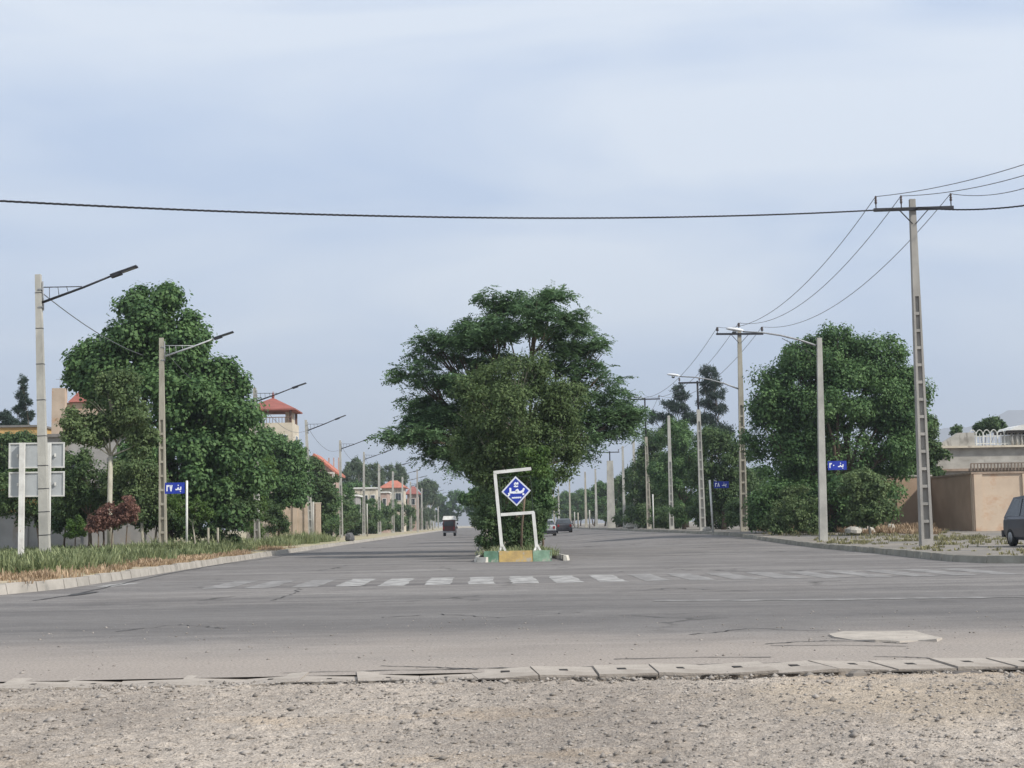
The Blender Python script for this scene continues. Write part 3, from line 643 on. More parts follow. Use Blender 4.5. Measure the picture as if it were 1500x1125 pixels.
# second power pole
U2Y = 85.; U2X = X_(1083, U2Y, 487); U2Z = gz(14, U2Y); U2H = Z_(1083, 482, U2Y) - U2Z
up2 = empty('power_pole', (U2X, U2Y, U2Z), label='brown ladder power pole with crossarm and white lamp arm, left of the big right tree', cat='power pole', group='power poles on the right pavement')
shaft(U2H, .42, .2, .34, .18, (.25, U2H * .62), .6).build('pole', CONC_B, up2)
crossarm(up2, U2H - .3, 1.35, tilt=R(-.2))
up2i = [(-1.28, -.14, U2H - .26), (-.02, 0, U2H), (1.28, -.14, U2H - .26)]
insulators(up2, up2i, .36, .09)
stand(up2, 1083, 487, 1090, 777, U2Y, U2H)
def cobra(root, z, al, rise, y=0, x0=-.08, m=None):
    pts = [(x0, y, z)] + [(x0 - al * t, y, z + rise * (1 - (1 - t) ** 2)) for t in (.25, .5, .75, 1)]
    mb = MB(); mb.tube(pts, [.045, .042, .038, .034, .03], 8); mb.build('arm', GREYM, root)
    hx, hz_ = x0 - al, z + rise
    mb = MB(); prof = [(.03, .05), (.07, 0), (.13, -.12), (.15, -.35), (.12, -.6), (.05, -.72)]
    n = 10; vs = []
    for r_, h in prof:
        for k in range(n): t = 6.283 * k / n; vs.append((hx + h, y + r_ * math.cos(t), hz_ + .04 + r_ * .62 * max(-.45, math.sin(t)) + h * -.12))
    fs = [(i * n + k, i * n + (k + 1) % n, (i + 1) * n + (k + 1) % n, (i + 1) * n + k) for i in range(5) for k in range(n)] + [tuple(range(n))[::-1], tuple(5 * n + k for k in range(n))]
    mb.add(vs, fs, True); hd = mb.build('lamp_head', mat('lamp_shell', (.72, .73, .74), (.6, .61, .62), 4, .4), root)
    mb = MB(); mb.lathe((hx - .36, y, hz_ - .03), [(.10, .03), (.09, -.03), (.04, -.06)], 10); mb.build('lens', GLASS, hd)
cobra(up2, Z_(1083, 570, U2Y) - U2Z, 3.4, .75)
# right lamp pole (solid) with long arm and the numbered street sign
LY = 63.7; LX = X_(1200, LY, 495); LZ = gz(14, LY) - .03; LH = Z_(1200, 495, LY) - LZ
rl = empty('street_lamp', (LX + .1, LY, LZ), label='pale solid concrete street lamp carrying a blue sign in front of the big right tree', cat='street lamp', group='street lamps on the right pavement')
shaft(LH, .34, .2, .28, .18).build('pole', CONC, rl); cobra(rl, LH - .35, 3.2, .62); stand(rl, 1200, 495, 1206, 788, LY, LH)
mb = MB(); mb.tube([(-.1, 0, LH - .8), (-1.6, 0, LH - .02)], .014, 6); mb.build('stay_rod', DARKM, rl)
def blade(name, c, wd, ht, digits, label, rz=0, group=None, extra=None):
    root = empty(name, c, rz, label, 'street sign', group)
    mb = MB(); mb.box((0, 0, 0), (wd, .02, ht)); mb.build('sign_plate', SIGNBLUE, root)
    mb = MB(); f = lambda u, v: (u * wd / 2, 0, v * ht / 2); yy = -.011
    q = ht * .11
    stroke(mb, [(.62, .18), (.60, -.25), (.42, -.28), (.36, .05), (.25, -.28), (.10, -.25)], q, f, yy); stroke(mb, [(.34, .48), (.38, .48)], q, f, yy); stroke(mb, [(.60, -.6), (.56, -.6)], q, f, yy)
    mb.build('name_lettering', LET, root); mb = MB()
    for u, g in zip((-.70, -.38), digits):
        S = {'2': [(-.08, -.5), (-.08, .5), (.02, .3), (.10, .5)], '0': [(-.03, .0), (.03, .05)], '7': [(-.1, .5), (0, -.5), (.1, .5)], '5': [(0, .5), (-.12, -.1), (-.1, -.45), (0, -.3), (.1, -.45), (.12, -.1), (0, .5)], '8': [(-.1, -.5), (0, .5), (.1, -.5)]}[g]
        stroke(mb, [(u + a, b_) for a, b_ in S], q, f, yy)
    mb.build('number_lettering', LET, root)
    return root
q = at(1225, 682, LY)
bl = blade('street_sign', (q.x, LY - .16, q.z), .80, .38, '20', 'blue street number sign fixed to the solid lamp pole by the right tree', group='blue street name signs')
for q in (.08, -.08): mb = MB(); mb.box((-.33, .08, q), (.12, .14, .03)); mb.build('bracket', GREYM, bl)
def signpost(x, y0, y1, Y, label, m=WHITEP, r=.04, sign=None, lean=0, group='white sign posts beside the road'):
    X = X_(x, Y, y1); z0 = gz(X, Y) if X > 3 or X < 0 else .2; H = Z_(x, y0, Y) - z0
    mb = MB(); mb.tube([(0, 0, 0), (lean, 0, H)], r, 8); o_ = mb.build('sign_post', m, loc=(X, Y, z0)); tag(o_, label, 'post', group); return o_, X, z0, H
# left blue sign on its post
o, X, z0, H = signpost(273.5, 704, 797, 60, 'white post holding the blue sign beside the second left lamp', r=.045)
q = at(256, 715, 60); blade('street_sign', (q.x, 60, q.z), .78, .44, '27', 'blue street number sign beside the second left street lamp', group='blue street name signs')
o, X, z0, H = signpost(1044.5, 703, 777, 80, 'white leaning post holding the blue sign left of the brown power pole', r=.055, lean=-.1)
q = at(1058, 710, 80); blade('street_sign', (q.x - .05, 80, q.z), .80, .36, '28', 'blue street number sign on a white post left of the brown power pole', group='blue street name signs')
signpost(379, 705, 802, 84, 'bare white post right beside the third left street lamp', CONC, .06)
signpost(459, 735, 795, 110, 'bare pale post just right of the fourth left street lamp', CONC, .06)
signpost(538, 738, 787, 150, 'short bare pale post right of the sixth left street lamp', CONC, .07)
signpost(957.5, 724, 776, 122, 'short white post between two ladder poles on the right pavement', WHITEP, .05)
signpost(842, 750, 776, 190, 'left one of two short pale posts far along right pavement', CONC, .07)
signpost(847, 751, 776, 188, 'right one of two short pale posts far along right pavement', CONC_B, .09)
signpost(864, 747, 777, 150, 'short pale post with a flat top bar far along right pavement', CONC, .07)
for x in (305, 319): signpost(x, 773, 799, 66, 'short weathered white stake at the grass edge, ' + ('left of a pair' if x == 305 else 'right of a pair'), PALEBARK, .05, group='short stakes at the left grass edge')

# other right poles
def dark_top_pole(x, ytop, yconc, Y, lad, label, half, armoff=0, lamp=None, m=CONC, w0=.4, arm_y=None):
    X = X_(x, Y, ytop); z0 = gz(X, Y); H = Z_(x, ytop, Y) - z0; Hc = Z_(x, yconc, Y) - z0
    r_ = empty('power_pole', (X, Y, z0), label=label, cat='power pole', group='power poles on the right pavement')
    shaft(Hc, w0, .24 if w0 < .6 else w0 * .75, min(.4, w0 * .8), .2, (.2, Hc * .9) if lad else None, .6).build('pole', m, r_)
    mb = MB(); mb.tube([(0, 0, Hc - .3), (0, 0, H)], .07, 8); mb.build('steel_mast', DARKM, r_)
    crossarm(r_, H - .12, half, y=-.1, braces=False, off=armoff)
    ins = [(armoff - half + .08, -.1, H - .08), (armoff + half - .08, -.1, H - .08)]; insulators(r_, ins, .3, .07)
    if lamp: cobra(r_, H - .05, *lamp)
    return r_, [Vector(q) + Vector((X, Y, z0 + .28)) for q in ins]
p3, p3i = dark_top_pole(1022, 558, 600, 100, True, 'ladder power pole with dark steel top and one sided crossarm beside dark pines', .75, -.55)
p5, p5i = dark_top_pole(944.5, 583, 640, 133, True, 'narrow ladder power pole with dark top and small lamp beside the central tree', 1.35, 0, (1.0, .2), m=CONC_B)
stand(p3, 1021.5, 558, 1029.5, 775, 100, 10.); stand(p5, 944.5, 583, 951, 775, 133, 11.)
p9, p9i = dark_top_pole(893, 661, 675, 173, False, 'wide pale concrete double pole with crossarm under the central tree branches', 1.1, 0, w0=.95, m=CONC)
def plainpole(x, ytop, Y, label, m=CONC, w0=.34, lad=False, lamp=False):
    X = X_(x, Y, ytop); z0 = gz(X, Y); H = Z_(x, ytop, Y) - z0
    r_ = empty('concrete_pole', (X, Y, z0), label=label, cat='pole', group='plain concrete poles on the right pavement')
    shaft(H, w0, .2, w0 * .8, .18, (.3, H * .6) if lad else None).build('pole', m, r_)
    mb = MB(); mb.taper(H, H + .12, (.23, .21), (.12, .1)); mb.build('cap', CONC_G, r_)
    return r_
plainpole(979.5, 611, 116, 'pale concrete pole between two crossarm poles in front of dark trees', CONC, .36, True)
plainpole(928, 647, 144, 'pale concrete pole wrapped in leaves left of the narrow ladder pole', CONC, .34)
plainpole(912, 655, 155, 'slim pale concrete pole right of the wide double pole', CONC, .3)
plainpole(872, 688, 192, 'slim pale concrete pole left of the wide double pole', CONC, .34)
plainpole(857, 692, 212, 'slim brownish concrete pole, second left of the wide double pole', CONC_B, .36)
plainpole(834, 702, 252, 'slim concrete pole, third left of the wide double pole', CONC_B, .36)
plainpole(818, 713, 289, 'slim pale concrete pole near the parked cars far along the street', CONC, .4)
plainpole(811, 716, 312, 'slim brown concrete pole farthest along the right pavement', CONC_B, .4)
plainpole(611, 688, 240, 'tall dark concrete pole among the far lamps of the left pavement', CONC_G, .4)
b = [o for o in COL.objects if o.name.startswith('concrete_pole')][-1]; b['group'] = 'dark pole on the left'

# wires
def wpt(root, q, dz=.4): 
    v = Vector(q); v.z += dz; return Matrix.Translation(root.location) @ root.rotation_euler.to_matrix().to_4x4() @ v
A = [wpt(up1, q, .42) for q in up1i]; B = [wpt(up2, q, .36) for q in up2i]
GW = 'bare power wires on the right'
for k, s_ in enumerate(('left', 'middle', 'right')):
    wire('power_wire', A[k], B[k], 1.35, .013, WIREM, f'bare wire sagging from the {s_} insulator of the tallest pole to the brown pole', 'wire', GW, 32)
ends = [at(1500, 241, 44), at(1500, 257, 44), at(1500, 276, 44)]
for k, s_ in enumerate(('upper', 'middle', 'lower')):
    a = A[k]; q = ends[k]; d = q - a; b_ = a + d * 3.0; b_.z += 3.2
    wire('power_wire', a, b_, 1.2, .013, WIREM, f'{s_} bare wire running out of frame right of the tallest pole', 'wire', GW, 32)
C3 = [p3i[0], (p3i[0] + p3i[1]) / 2, p3i[1]]; C5 = [p5i[0], (p5i[0] + p5i[1]) / 2, p5i[1]]
for k, s_ in enumerate(('left', 'middle', 'right')):
    wire('power_wire', B[k], C5[k], 1.5, .014, WIREM, f'{s_} bare wire running from the brown pole towards the narrow ladder pole', 'wire', GW)
    if k != 1: wire('power_wire', C5[k], p9i[0 if k == 0 else 1], 1.0, .014, WIREM, f'{s_} bare wire running beyond the narrow ladder pole under the tree', 'wire', GW)
# thick twisted cable across the crossing
def twisted(a, b_, sag, n, r, label, extra):
    a, b_ = Vector(a), Vector(b_); root = empty('twisted_cable', a, label=label, cat='cable'); d = (b_ - a).normalized(); u = d.cross(Vector((0, 0, 1))).normalized(); v = u.cross(d)
    for s_ in range(3):
        pts = []
        for k in range(n + 1):
            t = k / n; q = a.lerp(b_, t); q.z -= 4 * sag * t * (1 - t); ph = k * .9 + s_ * 2.094
            pts.append(q + (u * math.cos(ph) + v * math.sin(ph)) * r * 1.05 - a)
        mb = MB(); mb.tube(pts, r, 5, smooth=True); mb.build('strand', CABLEM if s_ else GREYM if 0 else CABLEM, root)
P1 = at(1345, 304, 50.2); P0 = at(-60, 291, 33.); 
twisted(P0, P1, .40, 420, .014, 'thick black twisted cable slung across the sky above the crossing', None)
twisted(P1, P1 + (at(1500, 296.5, 45) - P1) * 2.0 + Vector((0, 0, .6)), .4, 120, .014, 'thick black twisted cable leaving the tallest pole to the right', None)

# ------------------------------------------------------------------ back of road signboard at left
BY = 47.5
bx0 = at(12, 700, BY); root = empty('road_signboard', (X_(52, BY, 800), BY, .17), label='two stacked white framed sign panels seen from behind on two white posts', cat='signboard')
ox, oz = root.location.x, .17
PANEL = mat('panel_back', (.40, .42, .43), (.35, .37, .38), 3, .6)
for (ya, yb) in ((650, 686.5), (692.5, 728.5)):
    a, c_ = at(13, yb, BY), at(95, ya - 2.2, BY); cx, cz = (a.x + c_.x) / 2 - ox, (a.z + c_.z) / 2 - oz; wd, ht = c_.x - a.x, c_.z - a.z
    mb = MB(); mb.box((cx, 0, cz), (wd - .02, .02, ht - .02)); pn = mb.build('panel', PANEL, root)
    mb = MB()
    for s_ in (-1, 1): mb.box((cx, -.02, cz + s_ * (ht / 2 - .022)), (wd, .05, .044)); mb.box((cx + s_ * (wd / 2 - .022), -.02, cz), (.044, .046, ht - .088))
    mb.build('frame', mat('frame_grey_white', (.60, .60, .58), (.46, .46, .44), 3, .6), pn)
    for q in (-.42, .42): mb = MB(); mb.box((cx + q * wd * .8, -.05, cz), (.05, .04, .10)); mb.build('clamp', WHITEP, pn)
for px_, wdt in ((34.5, .16), (72.5, .16)):
    q0, q1 = at(px_, 815, BY), at(px_ - 2, 649, BY); mb = MB(); mb.box((q1.x + .05 - ox, -.14, (q1.z - oz) / 2), (wdt, .12, q1.z - oz)); mb.build('post', WHITEP, root)

# ------------------------------------------------------------------ vegetation
RG = np.random.RandomState(11)
def unit(v): return v / np.maximum(1e-9, np.linalg.norm(v, axis=-1, keepdims=True))
def blobs_expand(blobs, rg, sat=7, fr=(.28, .48), flat=.75):
    out_ = []
    for (c, r) in blobs:
        c, r = np.array(c, float), np.array(r, float); out_.append((c, r * .82, .45))
        for _ in range(sat * 2):
            d = unit(rg.normal(size=3)); f = rg.uniform(*fr) * (.8 + .4 * rg.rand()); out_.append((c + d * r * rg.uniform(.72, 1.12), r.mean() * f * np.array([1.15, 1.15, flat]), 1.0))
    return out_
def crown_points(blobs, n, rg, inner=.38, holes=.0, hs=1.0):
    wts = np.array([(r[0] * r[2] + r[0] * r[1] + r[1] * r[2]) * w_ for _, r, w_ in blobs]) ** .8; wts /= wts.sum(); idx = rg.choice(len(blobs), n, p=wts)
    C = np.array([b_[0] for b_ in blobs])[idx]; Rr = np.array([b_[1] for b_ in blobs])[idx]; d = unit(rg.normal(size=(n, 3))); rad = rg.rand(n, 1) ** inner
    P = C + d * Rr * rad
    if holes:
        q = P / hs; f = np.sin(q[:, 0] * 2.1 + 1.3 * np.sin(q[:, 2] * 1.7)) + np.sin(q[:, 1] * 2.3 + q[:, 2]) + np.sin(q[:, 2] * 2.9 + q[:, 0] * .7); k = f > -2.2 + holes * 2.5
        return P[k], d[k]
    return P, d
def leaf_quads(C, D, Nn, Lg, Wd):
    side = unit(np.cross(D, Nn)); n = len(C); h = C + D * (Lg * .45)[:, None]; s_ = side * (Wd * .5)[:, None]; fold = np.cross(side, D) * (Wd * .12)[:, None]
    V = np.stack([C, h + s_ + fold, C + D * Lg[:, None], h - s_ + fold], 1).reshape(-1, 3); Fq = np.arange(n * 4).reshape(-1, 4); return V, Fq
def foliage(blobs, n, per, size, clump, style, rg, holes=0., hs=1., inner=.38):
    P, out_ = crown_points(blobs, n, rg, inner, holes, hs); n = len(P)
    if style == 'pinnate':     # long compound leaves arching outwards, leaflets in two ranks
        m_ = per; g_ = rg.randint(0, max(1, n // 9), n); P = P[g_] + rg.normal(size=(n, 3)) * np.array([.13, .13, .07]); out_ = out_[g_]; S = unit(out_ * np.array([1, 1, .25]) + rg.normal(size=(n, 3)) * np.array([.8, .8, .3]) + np.array([0, 0, -.12])); Lr = rg.uniform(.28, .5, n) * clump
        up = unit(np.array([0, 0, 1.]) + rg.normal(size=(n, 3)) * .35); side = unit(np.cross(S, up)); k = np.repeat(np.arange(n), m_); t = np.tile((np.arange(m_) // 2 + 1) / (m_ / 2), n); sg = np.tile(np.where(np.arange(m_) % 2, 1., -1.), n)
        C = P[k] + S[k] * (Lr[k] * t)[:, None] - np.array([0, 0, 1.]) * (t ** 2 * Lr[k] * .25)[:, None]
        D = unit(side[k] * sg[:, None] + S[k] * .35 + rg.normal(size=(len(k), 3)) * .18 + np.array([0, 0, -.15])); Nn = unit(up[k] + rg.normal(size=(len(k), 3)) * .3)
        Lg = size * rg.uniform(.8, 1.25, len(k)); return leaf_quads(C, D, Nn, Lg, Lg * .42)
    k = np.repeat(np.arange(n), per); C = P[k] + unit(rg.normal(size=(len(k), 3))) * (rg.rand(len(k), 1) ** .4) * clump * .5 * rg.uniform(.6, 1.5, (n, 1))[k]
    if style == 'needle':
        D = unit(out_[k] * .6 + rg.normal(size=(len(k), 3))); Nn = unit(rg.normal(size=(len(k), 3))); Lg = size * rg.uniform(.7, 1.3, len(k)); return leaf_quads(C, D, Nn, Lg, Lg * .22)
    off = (C - P[k]) / (clump * .5); Nn = unit(off * .75 + out_[k] * .45 + np.array([0, 0, .45]) + rg.normal(size=(len(k), 3)) * .38)
    D = unit(np.cross(Nn, rg.normal(size=(len(k), 3))) + np.array([0, 0, -.35]) + out_[k] * .25); Lg = size * rg.uniform(.65, 1.3, len(k))
    return leaf_quads(C, D, Nn, Lg, Lg * (.8 if style == 'broad' else .58))
def limbs(mb, base, blobs, r0, rg, twigs=8, lean=None, hub=None):
    """trunk up to a hub, a limb into every blob, twigs beyond"""
    b0 = np.array(base, float); cs = [np.array(c, float) for c, r in blobs]; zc = np.mean([c[2] for c in cs]); cen = np.mean(cs, 0)
    hub = np.array(hub if hub is not None else (b0[0] * .5 + cen[0] * .5, b0[1] * .5 + cen[1] * .5, min(c[2] for c in cs) * .75)); 
    mb.tube([b0, b0 * .6 + hub * .4 + np.array([rg.uniform(-.06, .06), 0, 0]), hub], [r0 * 1.2, r0 * .9, r0 * .75], 9)
    for (c, r) in blobs:
        c = np.array(c, float); r = np.array(r, float); mid = hub * .55 + c * .45 + rg.normal(size=3) * .12 * np.linalg.norm(c - hub) * .5; q = c + unit(c - hub) * min(r) * .35
        rb = r0 * min(1, .35 + .5 * r.mean() / 1.3); mb.tube([hub, mid, c, q], [rb * .55, rb * .36, rb * .18, rb * .06], 6)
        for _ in range(twigs):
            d = unit(rg.normal(size=3)); d[2] = abs(d[2]) * .6 + .1 if rg.rand() < .7 else d[2]; e_ = c + d * r * rg.uniform(.75, 1.0); s_ = hub * .25 + c * .75 if rg.rand() < .5 else mid * .5 + c * .5
            mm = (s_ + e_) / 2 + np.array([0, 0, -.05 * np.linalg.norm(e_ - s_)]); mb.tube([s_, mm, e_], [r0 * .16, r0 * .09, r0 * .03], 4, cap=False)
def make_tree(name, base, blobs, label, cat='tree', n=2500, per=14, size=.16, clump=.5, style='broad', lm=L_PLANE, bark=BARK, r0=.2, seed=1, sat=7, holes=0., hs=1., group=None, twigs=8, hub=None, inner=.27, fr=(.20, .36), flat=.75):
    rg = np.random.RandomState(seed); base = Vector(base); root = empty(name, base, label=label, cat=cat, group=group)
    lb = [((c[0] - base.x, c[1] - base.y, c[2] - base.z), r) for c, r in blobs]
    mb = MB(); limbs(mb, (0, 0, -.05), lb, r0, rg, twigs, hub=None if hub is None else (hub[0] - base.x, hub[1] - base.y, hub[2] - base.z)); mb.build('trunk', bark, root)
    V, Fq = foliage(blobs_expand(lb, rg, sat, fr, flat), n, per, size, clump, style, rg, holes, hs, inner); npmesh('crown', V, Fq, lm, root)
    return root
def pb(lst, Y, dk=1.0):     # (x,y,rx,ry[,dy]) in photo pixels at distance Y -> blobs in metres
    o_ = []
    for q in lst:
        x, y, rx, ry = q[:4]; dy = q[4] if len(q) > 4 else 0; c = at(x, y, Y + dy); s_ = (Y + dy) / F; o_.append(((c.x, c.y, c.z), (rx * s_, max(rx, ry) * s_ * dk, ry * s_)))
    return o_
# -- median trees
Y = 62.
make_tree('locust_tree', (1.2, Y, .2), pb([(808, 430, 16, 12), (792, 438, 18, 12), (722, 434, 18, 10), (735, 448, 20, 12), (785, 462, 60, 36, -1), (840, 497, 40, 26, 1), (715, 478, 34, 24), (636, 496, 26, 22), (672, 520, 46, 34), (612, 542, 30, 20), (640, 575, 48, 30, 2),
          (603, 632, 32, 13, -1), (650, 622, 52, 34), (868, 520, 24, 18), (870, 560, 36, 34), (892, 595, 36, 24, 1), (908, 628, 26, 12), (920, 606, 14, 8), (860, 630, 46, 34), (740, 540, 92, 64), (780, 610, 96, 80, 2), (700, 620, 76, 70, 2), (660, 670, 40, 22)], Y, .8),
          'wide airy locust tree with spreading feathery crown growing on the median', n=17500, per=12, size=.145, clump=1.15, style='pinnate', lm=L_LOCUST, r0=.22, seed=3, sat=9, holes=.42, hs=.7, twigs=8, inner=.40, fr=(.24, .46), flat=.42)
Y = 54.5
make_tree('elm_tree', (1.35, Y, .2), pb([(752, 545, 46, 32), (696, 590, 36, 34), (760, 600, 74, 56), (826, 590, 30, 30), (822, 638, 36, 38), (706, 648, 46, 46), (768, 678, 56, 48), (728, 706, 34, 38), (796, 700, 28, 42)], Y, .85),
          'brownish green dense elm tree right behind the diamond sign on the median', n=3200, per=18, size=.115, clump=.55, style='elm', lm=L_ELM, bark=PALEBARK, r0=.13, seed=4, sat=10, twigs=14, holes=.2, hs=.6)
Y = 51.
make_tree('bush', (.9, Y, .22), pb([(722, 745, 24, 30), (750, 762, 30, 34), (776, 760, 18, 32), (716, 782, 16, 22), (770, 785, 26, 20), (740, 786, 20, 20)], Y, .5), 'dark leafy bush filling the median behind the diamond sign frame', 'bush',
          n=1700, per=14, size=.085, clump=.24, style='elm', lm=L_DARK, r0=.05, seed=5, sat=5)
make_tree('bush', (1.95, 51.8, .22), pb([(794, 700, 13, 22), (796, 730, 11, 18), (788, 764, 9, 20)], 51.8, .6), 'upright green bush on the right side of the median', 'bush',
          n=700, per=14, size=.085, clump=.26, style='elm', lm=L_PLANE, r0=.05, seed=6, sat=6)
make_tree('bush', (1.2, 50.2, .22), pb([(780, 668, 20, 14), (775, 684, 26, 14)], 50.2, .6), 'light green leafy shoots rising above the sign frame on the median', 'bush',
          n=330, per=12, size=.10, clump=.24, style='elm', lm=L_LIGHT, r0=.04, seed=16, sat=6)
# -- left trees
Y = 71.
make_tree('plane_tree', (X_(245, Y), Y, .17), pb([(226, 444, 36, 26), (212, 486, 56, 38), (255, 500, 44, 40), (282, 548, 52, 44), (325, 560, 30, 26), (138, 524, 26, 22), (118, 545, 22, 18), (175, 545, 50, 38), (240, 590, 90, 60), (320, 620, 52, 50), (335, 680, 56, 54), (265, 690, 80, 66), (290, 745, 70, 30)], Y, .9),
          'tall broad bright green plane tree behind the second left lamp', n=4600, per=30, size=.185, clump=.85, style='broad', lm=L_PLANE, r0=.3, seed=8, sat=8)
Y = 60.
make_tree('young_tree', (X_(163, Y), Y, .17), pb([(178, 566, 26, 22), (165, 596, 42, 22), (112, 618, 28, 18), (196, 616, 36, 24), (145, 626, 38, 20), (210, 645, 24, 18), (106, 645, 20, 14)], Y, .8),
          'young dull green tree with slender pale forked trunk at left', n=1900, per=13, size=.13, clump=.40, style='elm', lm=L_DULL, bark=PALEBARK, r0=.12, seed=9, sat=6, hub=tuple(at(162, 668, Y)), inner=.55, holes=.15)
make_tree('small_tree', (X_(132, 67), 67, .17), pb([(110, 690, 28, 30), (140, 705, 34, 40), (160, 735, 34, 26), (100, 720, 22, 30)], 67, .8), 'dark small tree behind the red shrubs, left of the pale trunk', n=1500, per=13, size=.13, clump=.4, style='elm', lm=L_DARK, r0=.09, seed=10)
make_tree('small_tree', (X_(212, 66), 66, .17), pb([(205, 690, 32, 30), (222, 725, 30, 28), (200, 740, 30, 18), (186, 712, 28, 30)], 66, .8), 'dark small tree between the red shrubs and the second left lamp', n=1500, per=13, size=.13, clump=.4, style='elm', lm=L_DULL, bark=PALEBARK, r0=.08, seed=12)
make_tree('small_tree', (X_(25, 100), 100, .17), pb([(12, 655, 26, 16), (48, 648, 22, 14), (30, 670, 34, 18), (70, 655, 14, 16)], 100, .8), 'dark tree in front of the ochre building at far left', n=1100, per=16, size=.17, clump=.5, style='elm', lm=L_DARK, r0=.1, seed=75)
make_tree('small_tree', (X_(60, 72), 72, .17), pb([(60, 690, 40, 30), (30, 715, 36, 28), (75, 730, 30, 30), (20, 740, 26, 22)], 72, .8), 'dark small tree standing behind the back of the signboard', n=1500, per=13, size=.14, clump=.45, style='elm', lm=L_DARK, r0=.09, seed=13)
for (x, y, lb, sd_) in ((150, 748, 'dark leafy bush against the grey garden wall behind the red shrubs', 70), (228, 752, 'dark leafy bush between the grey wall and the second left lamp', 71), (95, 752, 'dark leafy bush behind the right post of the signboard', 72)):
    make_tree('bush', (X_(x, 69), 69, .17), pb([(x - 16, y + 4, 18, 18), (x + 4, y - 8, 20, 20), (x + 22, y + 4, 16, 18)], 69, .7), lb, 'bush', n=750, per=14, size=.13, clump=.4, style='elm', lm=L_DARK, r0=.05, seed=sd_)
for (x, y, rx, ry, lb, sd_) in ((144, 763, 17, 15, 'low red leaved shrub, leftmost of three in the grass', 20), (165, 752, 19, 19, 'red leaved shrub around the pale trunk, middle of three', 21), (186, 744, 18, 21, 'tallest red leaved shrub, right of the pale trunk', 22)):
    Yb = 57.; make_tree('red_shrub', (X_(x, Yb), Yb, .17), pb([(x, y, rx * .75, ry * .75), (x - rx * .3, y + ry * .5, rx * .6, ry * .5), (x + rx * .4, y + ry * .3, rx * .5, ry * .5)], Yb), lb, 'shrub', n=420, per=13, size=.085, clump=.16, style='elm', lm=L_RED, r0=.03, seed=sd_, sat=7, group='red leaved shrubs in the left verge')
make_tree('green_shrub', (X_(110, 58), 58, .17), pb([(110, 770, 12, 15), (118, 777, 12, 9), (104, 780, 8, 8)], 58), 'small bright green shrub left of the red shrubs', 'shrub', n=380, per=12, size=.08, clump=.14, style='elm', lm=L_LIGHT, r0=.03, seed=23)
make_tree('green_shrub', (X_(285, 64), 64, .17), pb([(262, 733, 16, 9), (288, 740, 14, 12), (300, 752, 12, 8), (268, 748, 10, 8)], 64), 'light green sapling under the left blue sign', 'shrub', n=330, per=12, size=.10, clump=.2, style='elm', lm=L_LIGHT, bark=PALEBARK, r0=.035, seed=24)
make_tree('bush', (X_(315, 70), 70, .17), pb([(300, 775, 30, 20), (335, 770, 28, 24), (350, 745, 26, 26)], 70, .8), 'dark undergrowth bush between the second and third left lamps', 'bush', n=1000, per=13, size=.11, clump=.3, style='elm', lm=L_DARK, r0=.05, seed=25)
make_tree('bush', (X_(368, 92), 92, .17), pb([(366, 715, 22, 30), (372, 750, 18, 34), (385, 690, 18, 24)], 92, .8), 'light green tall bush beside the third left lamp', 'bush', n=900, per=13, size=.14, clump=.4, style='elm', lm=L_LIGHT, r0=.06, seed=26)
make_tree('round_tree', (X_(410, 98), 98, .17), pb([(392, 655, 32, 26), (415, 672, 34, 28), (430, 700, 26, 34), (400, 715, 34, 26)], 98, .8), 'dense round green tree below the red roofed tower house', n=1500, per=24, size=.17, clump=.7, style='broad', lm=L_PLANE, r0=.16, seed=27)
make_tree('small_tree', (X_(402, 96), 96, .17), pb([(405, 765, 18, 16), (395, 745, 15, 15)], 96, .8), 'small dark tree in front of the beige garden wall', n=500, per=13, size=.13, clump=.35, style='elm', lm=L_DARK, r0=.07, seed=28)
make_tree('round_tree', (X_(468, 124), 124, .17), pb([(462, 690, 18, 20), (475, 715, 18, 24), (468, 745, 20, 24)], 124, .8), 'dark green tree before the gabled pink house', n=1200, per=13, size=.18, clump=.5, style='broad', lm=L_DARK, r0=.12, seed=29)
make_tree('pine_tree', (X_(33, 135), 135, .17), pb([(33, 556, 3, 9), (36, 571, 5, 4), (30, 580, 7, 5), (38, 590, 8, 4), (27, 600, 9, 5), (38, 610, 11, 5), (26, 622, 13, 5), (34, 636, 15, 6)], 135, .8), 'thin pointed pine tree left of the nearest lamp pole', n=420, per=20, size=.28, clump=.35, style='needle', lm=L_PINE, r0=.13, seed=30, sat=3, twigs=2)
make_tree('pine_tree', (X_(8, 128), 128, .17), pb([(8, 608, 8, 6), (14, 620, 10, 7), (2, 630, 12, 9), (47, 640, 12, 8)], 128, .8), 'low dark pine at the left edge of the frame', n=300, per=20, size=.28, clump=.4, style='needle', lm=L_PINE, r0=.12, seed=31, sat=4)
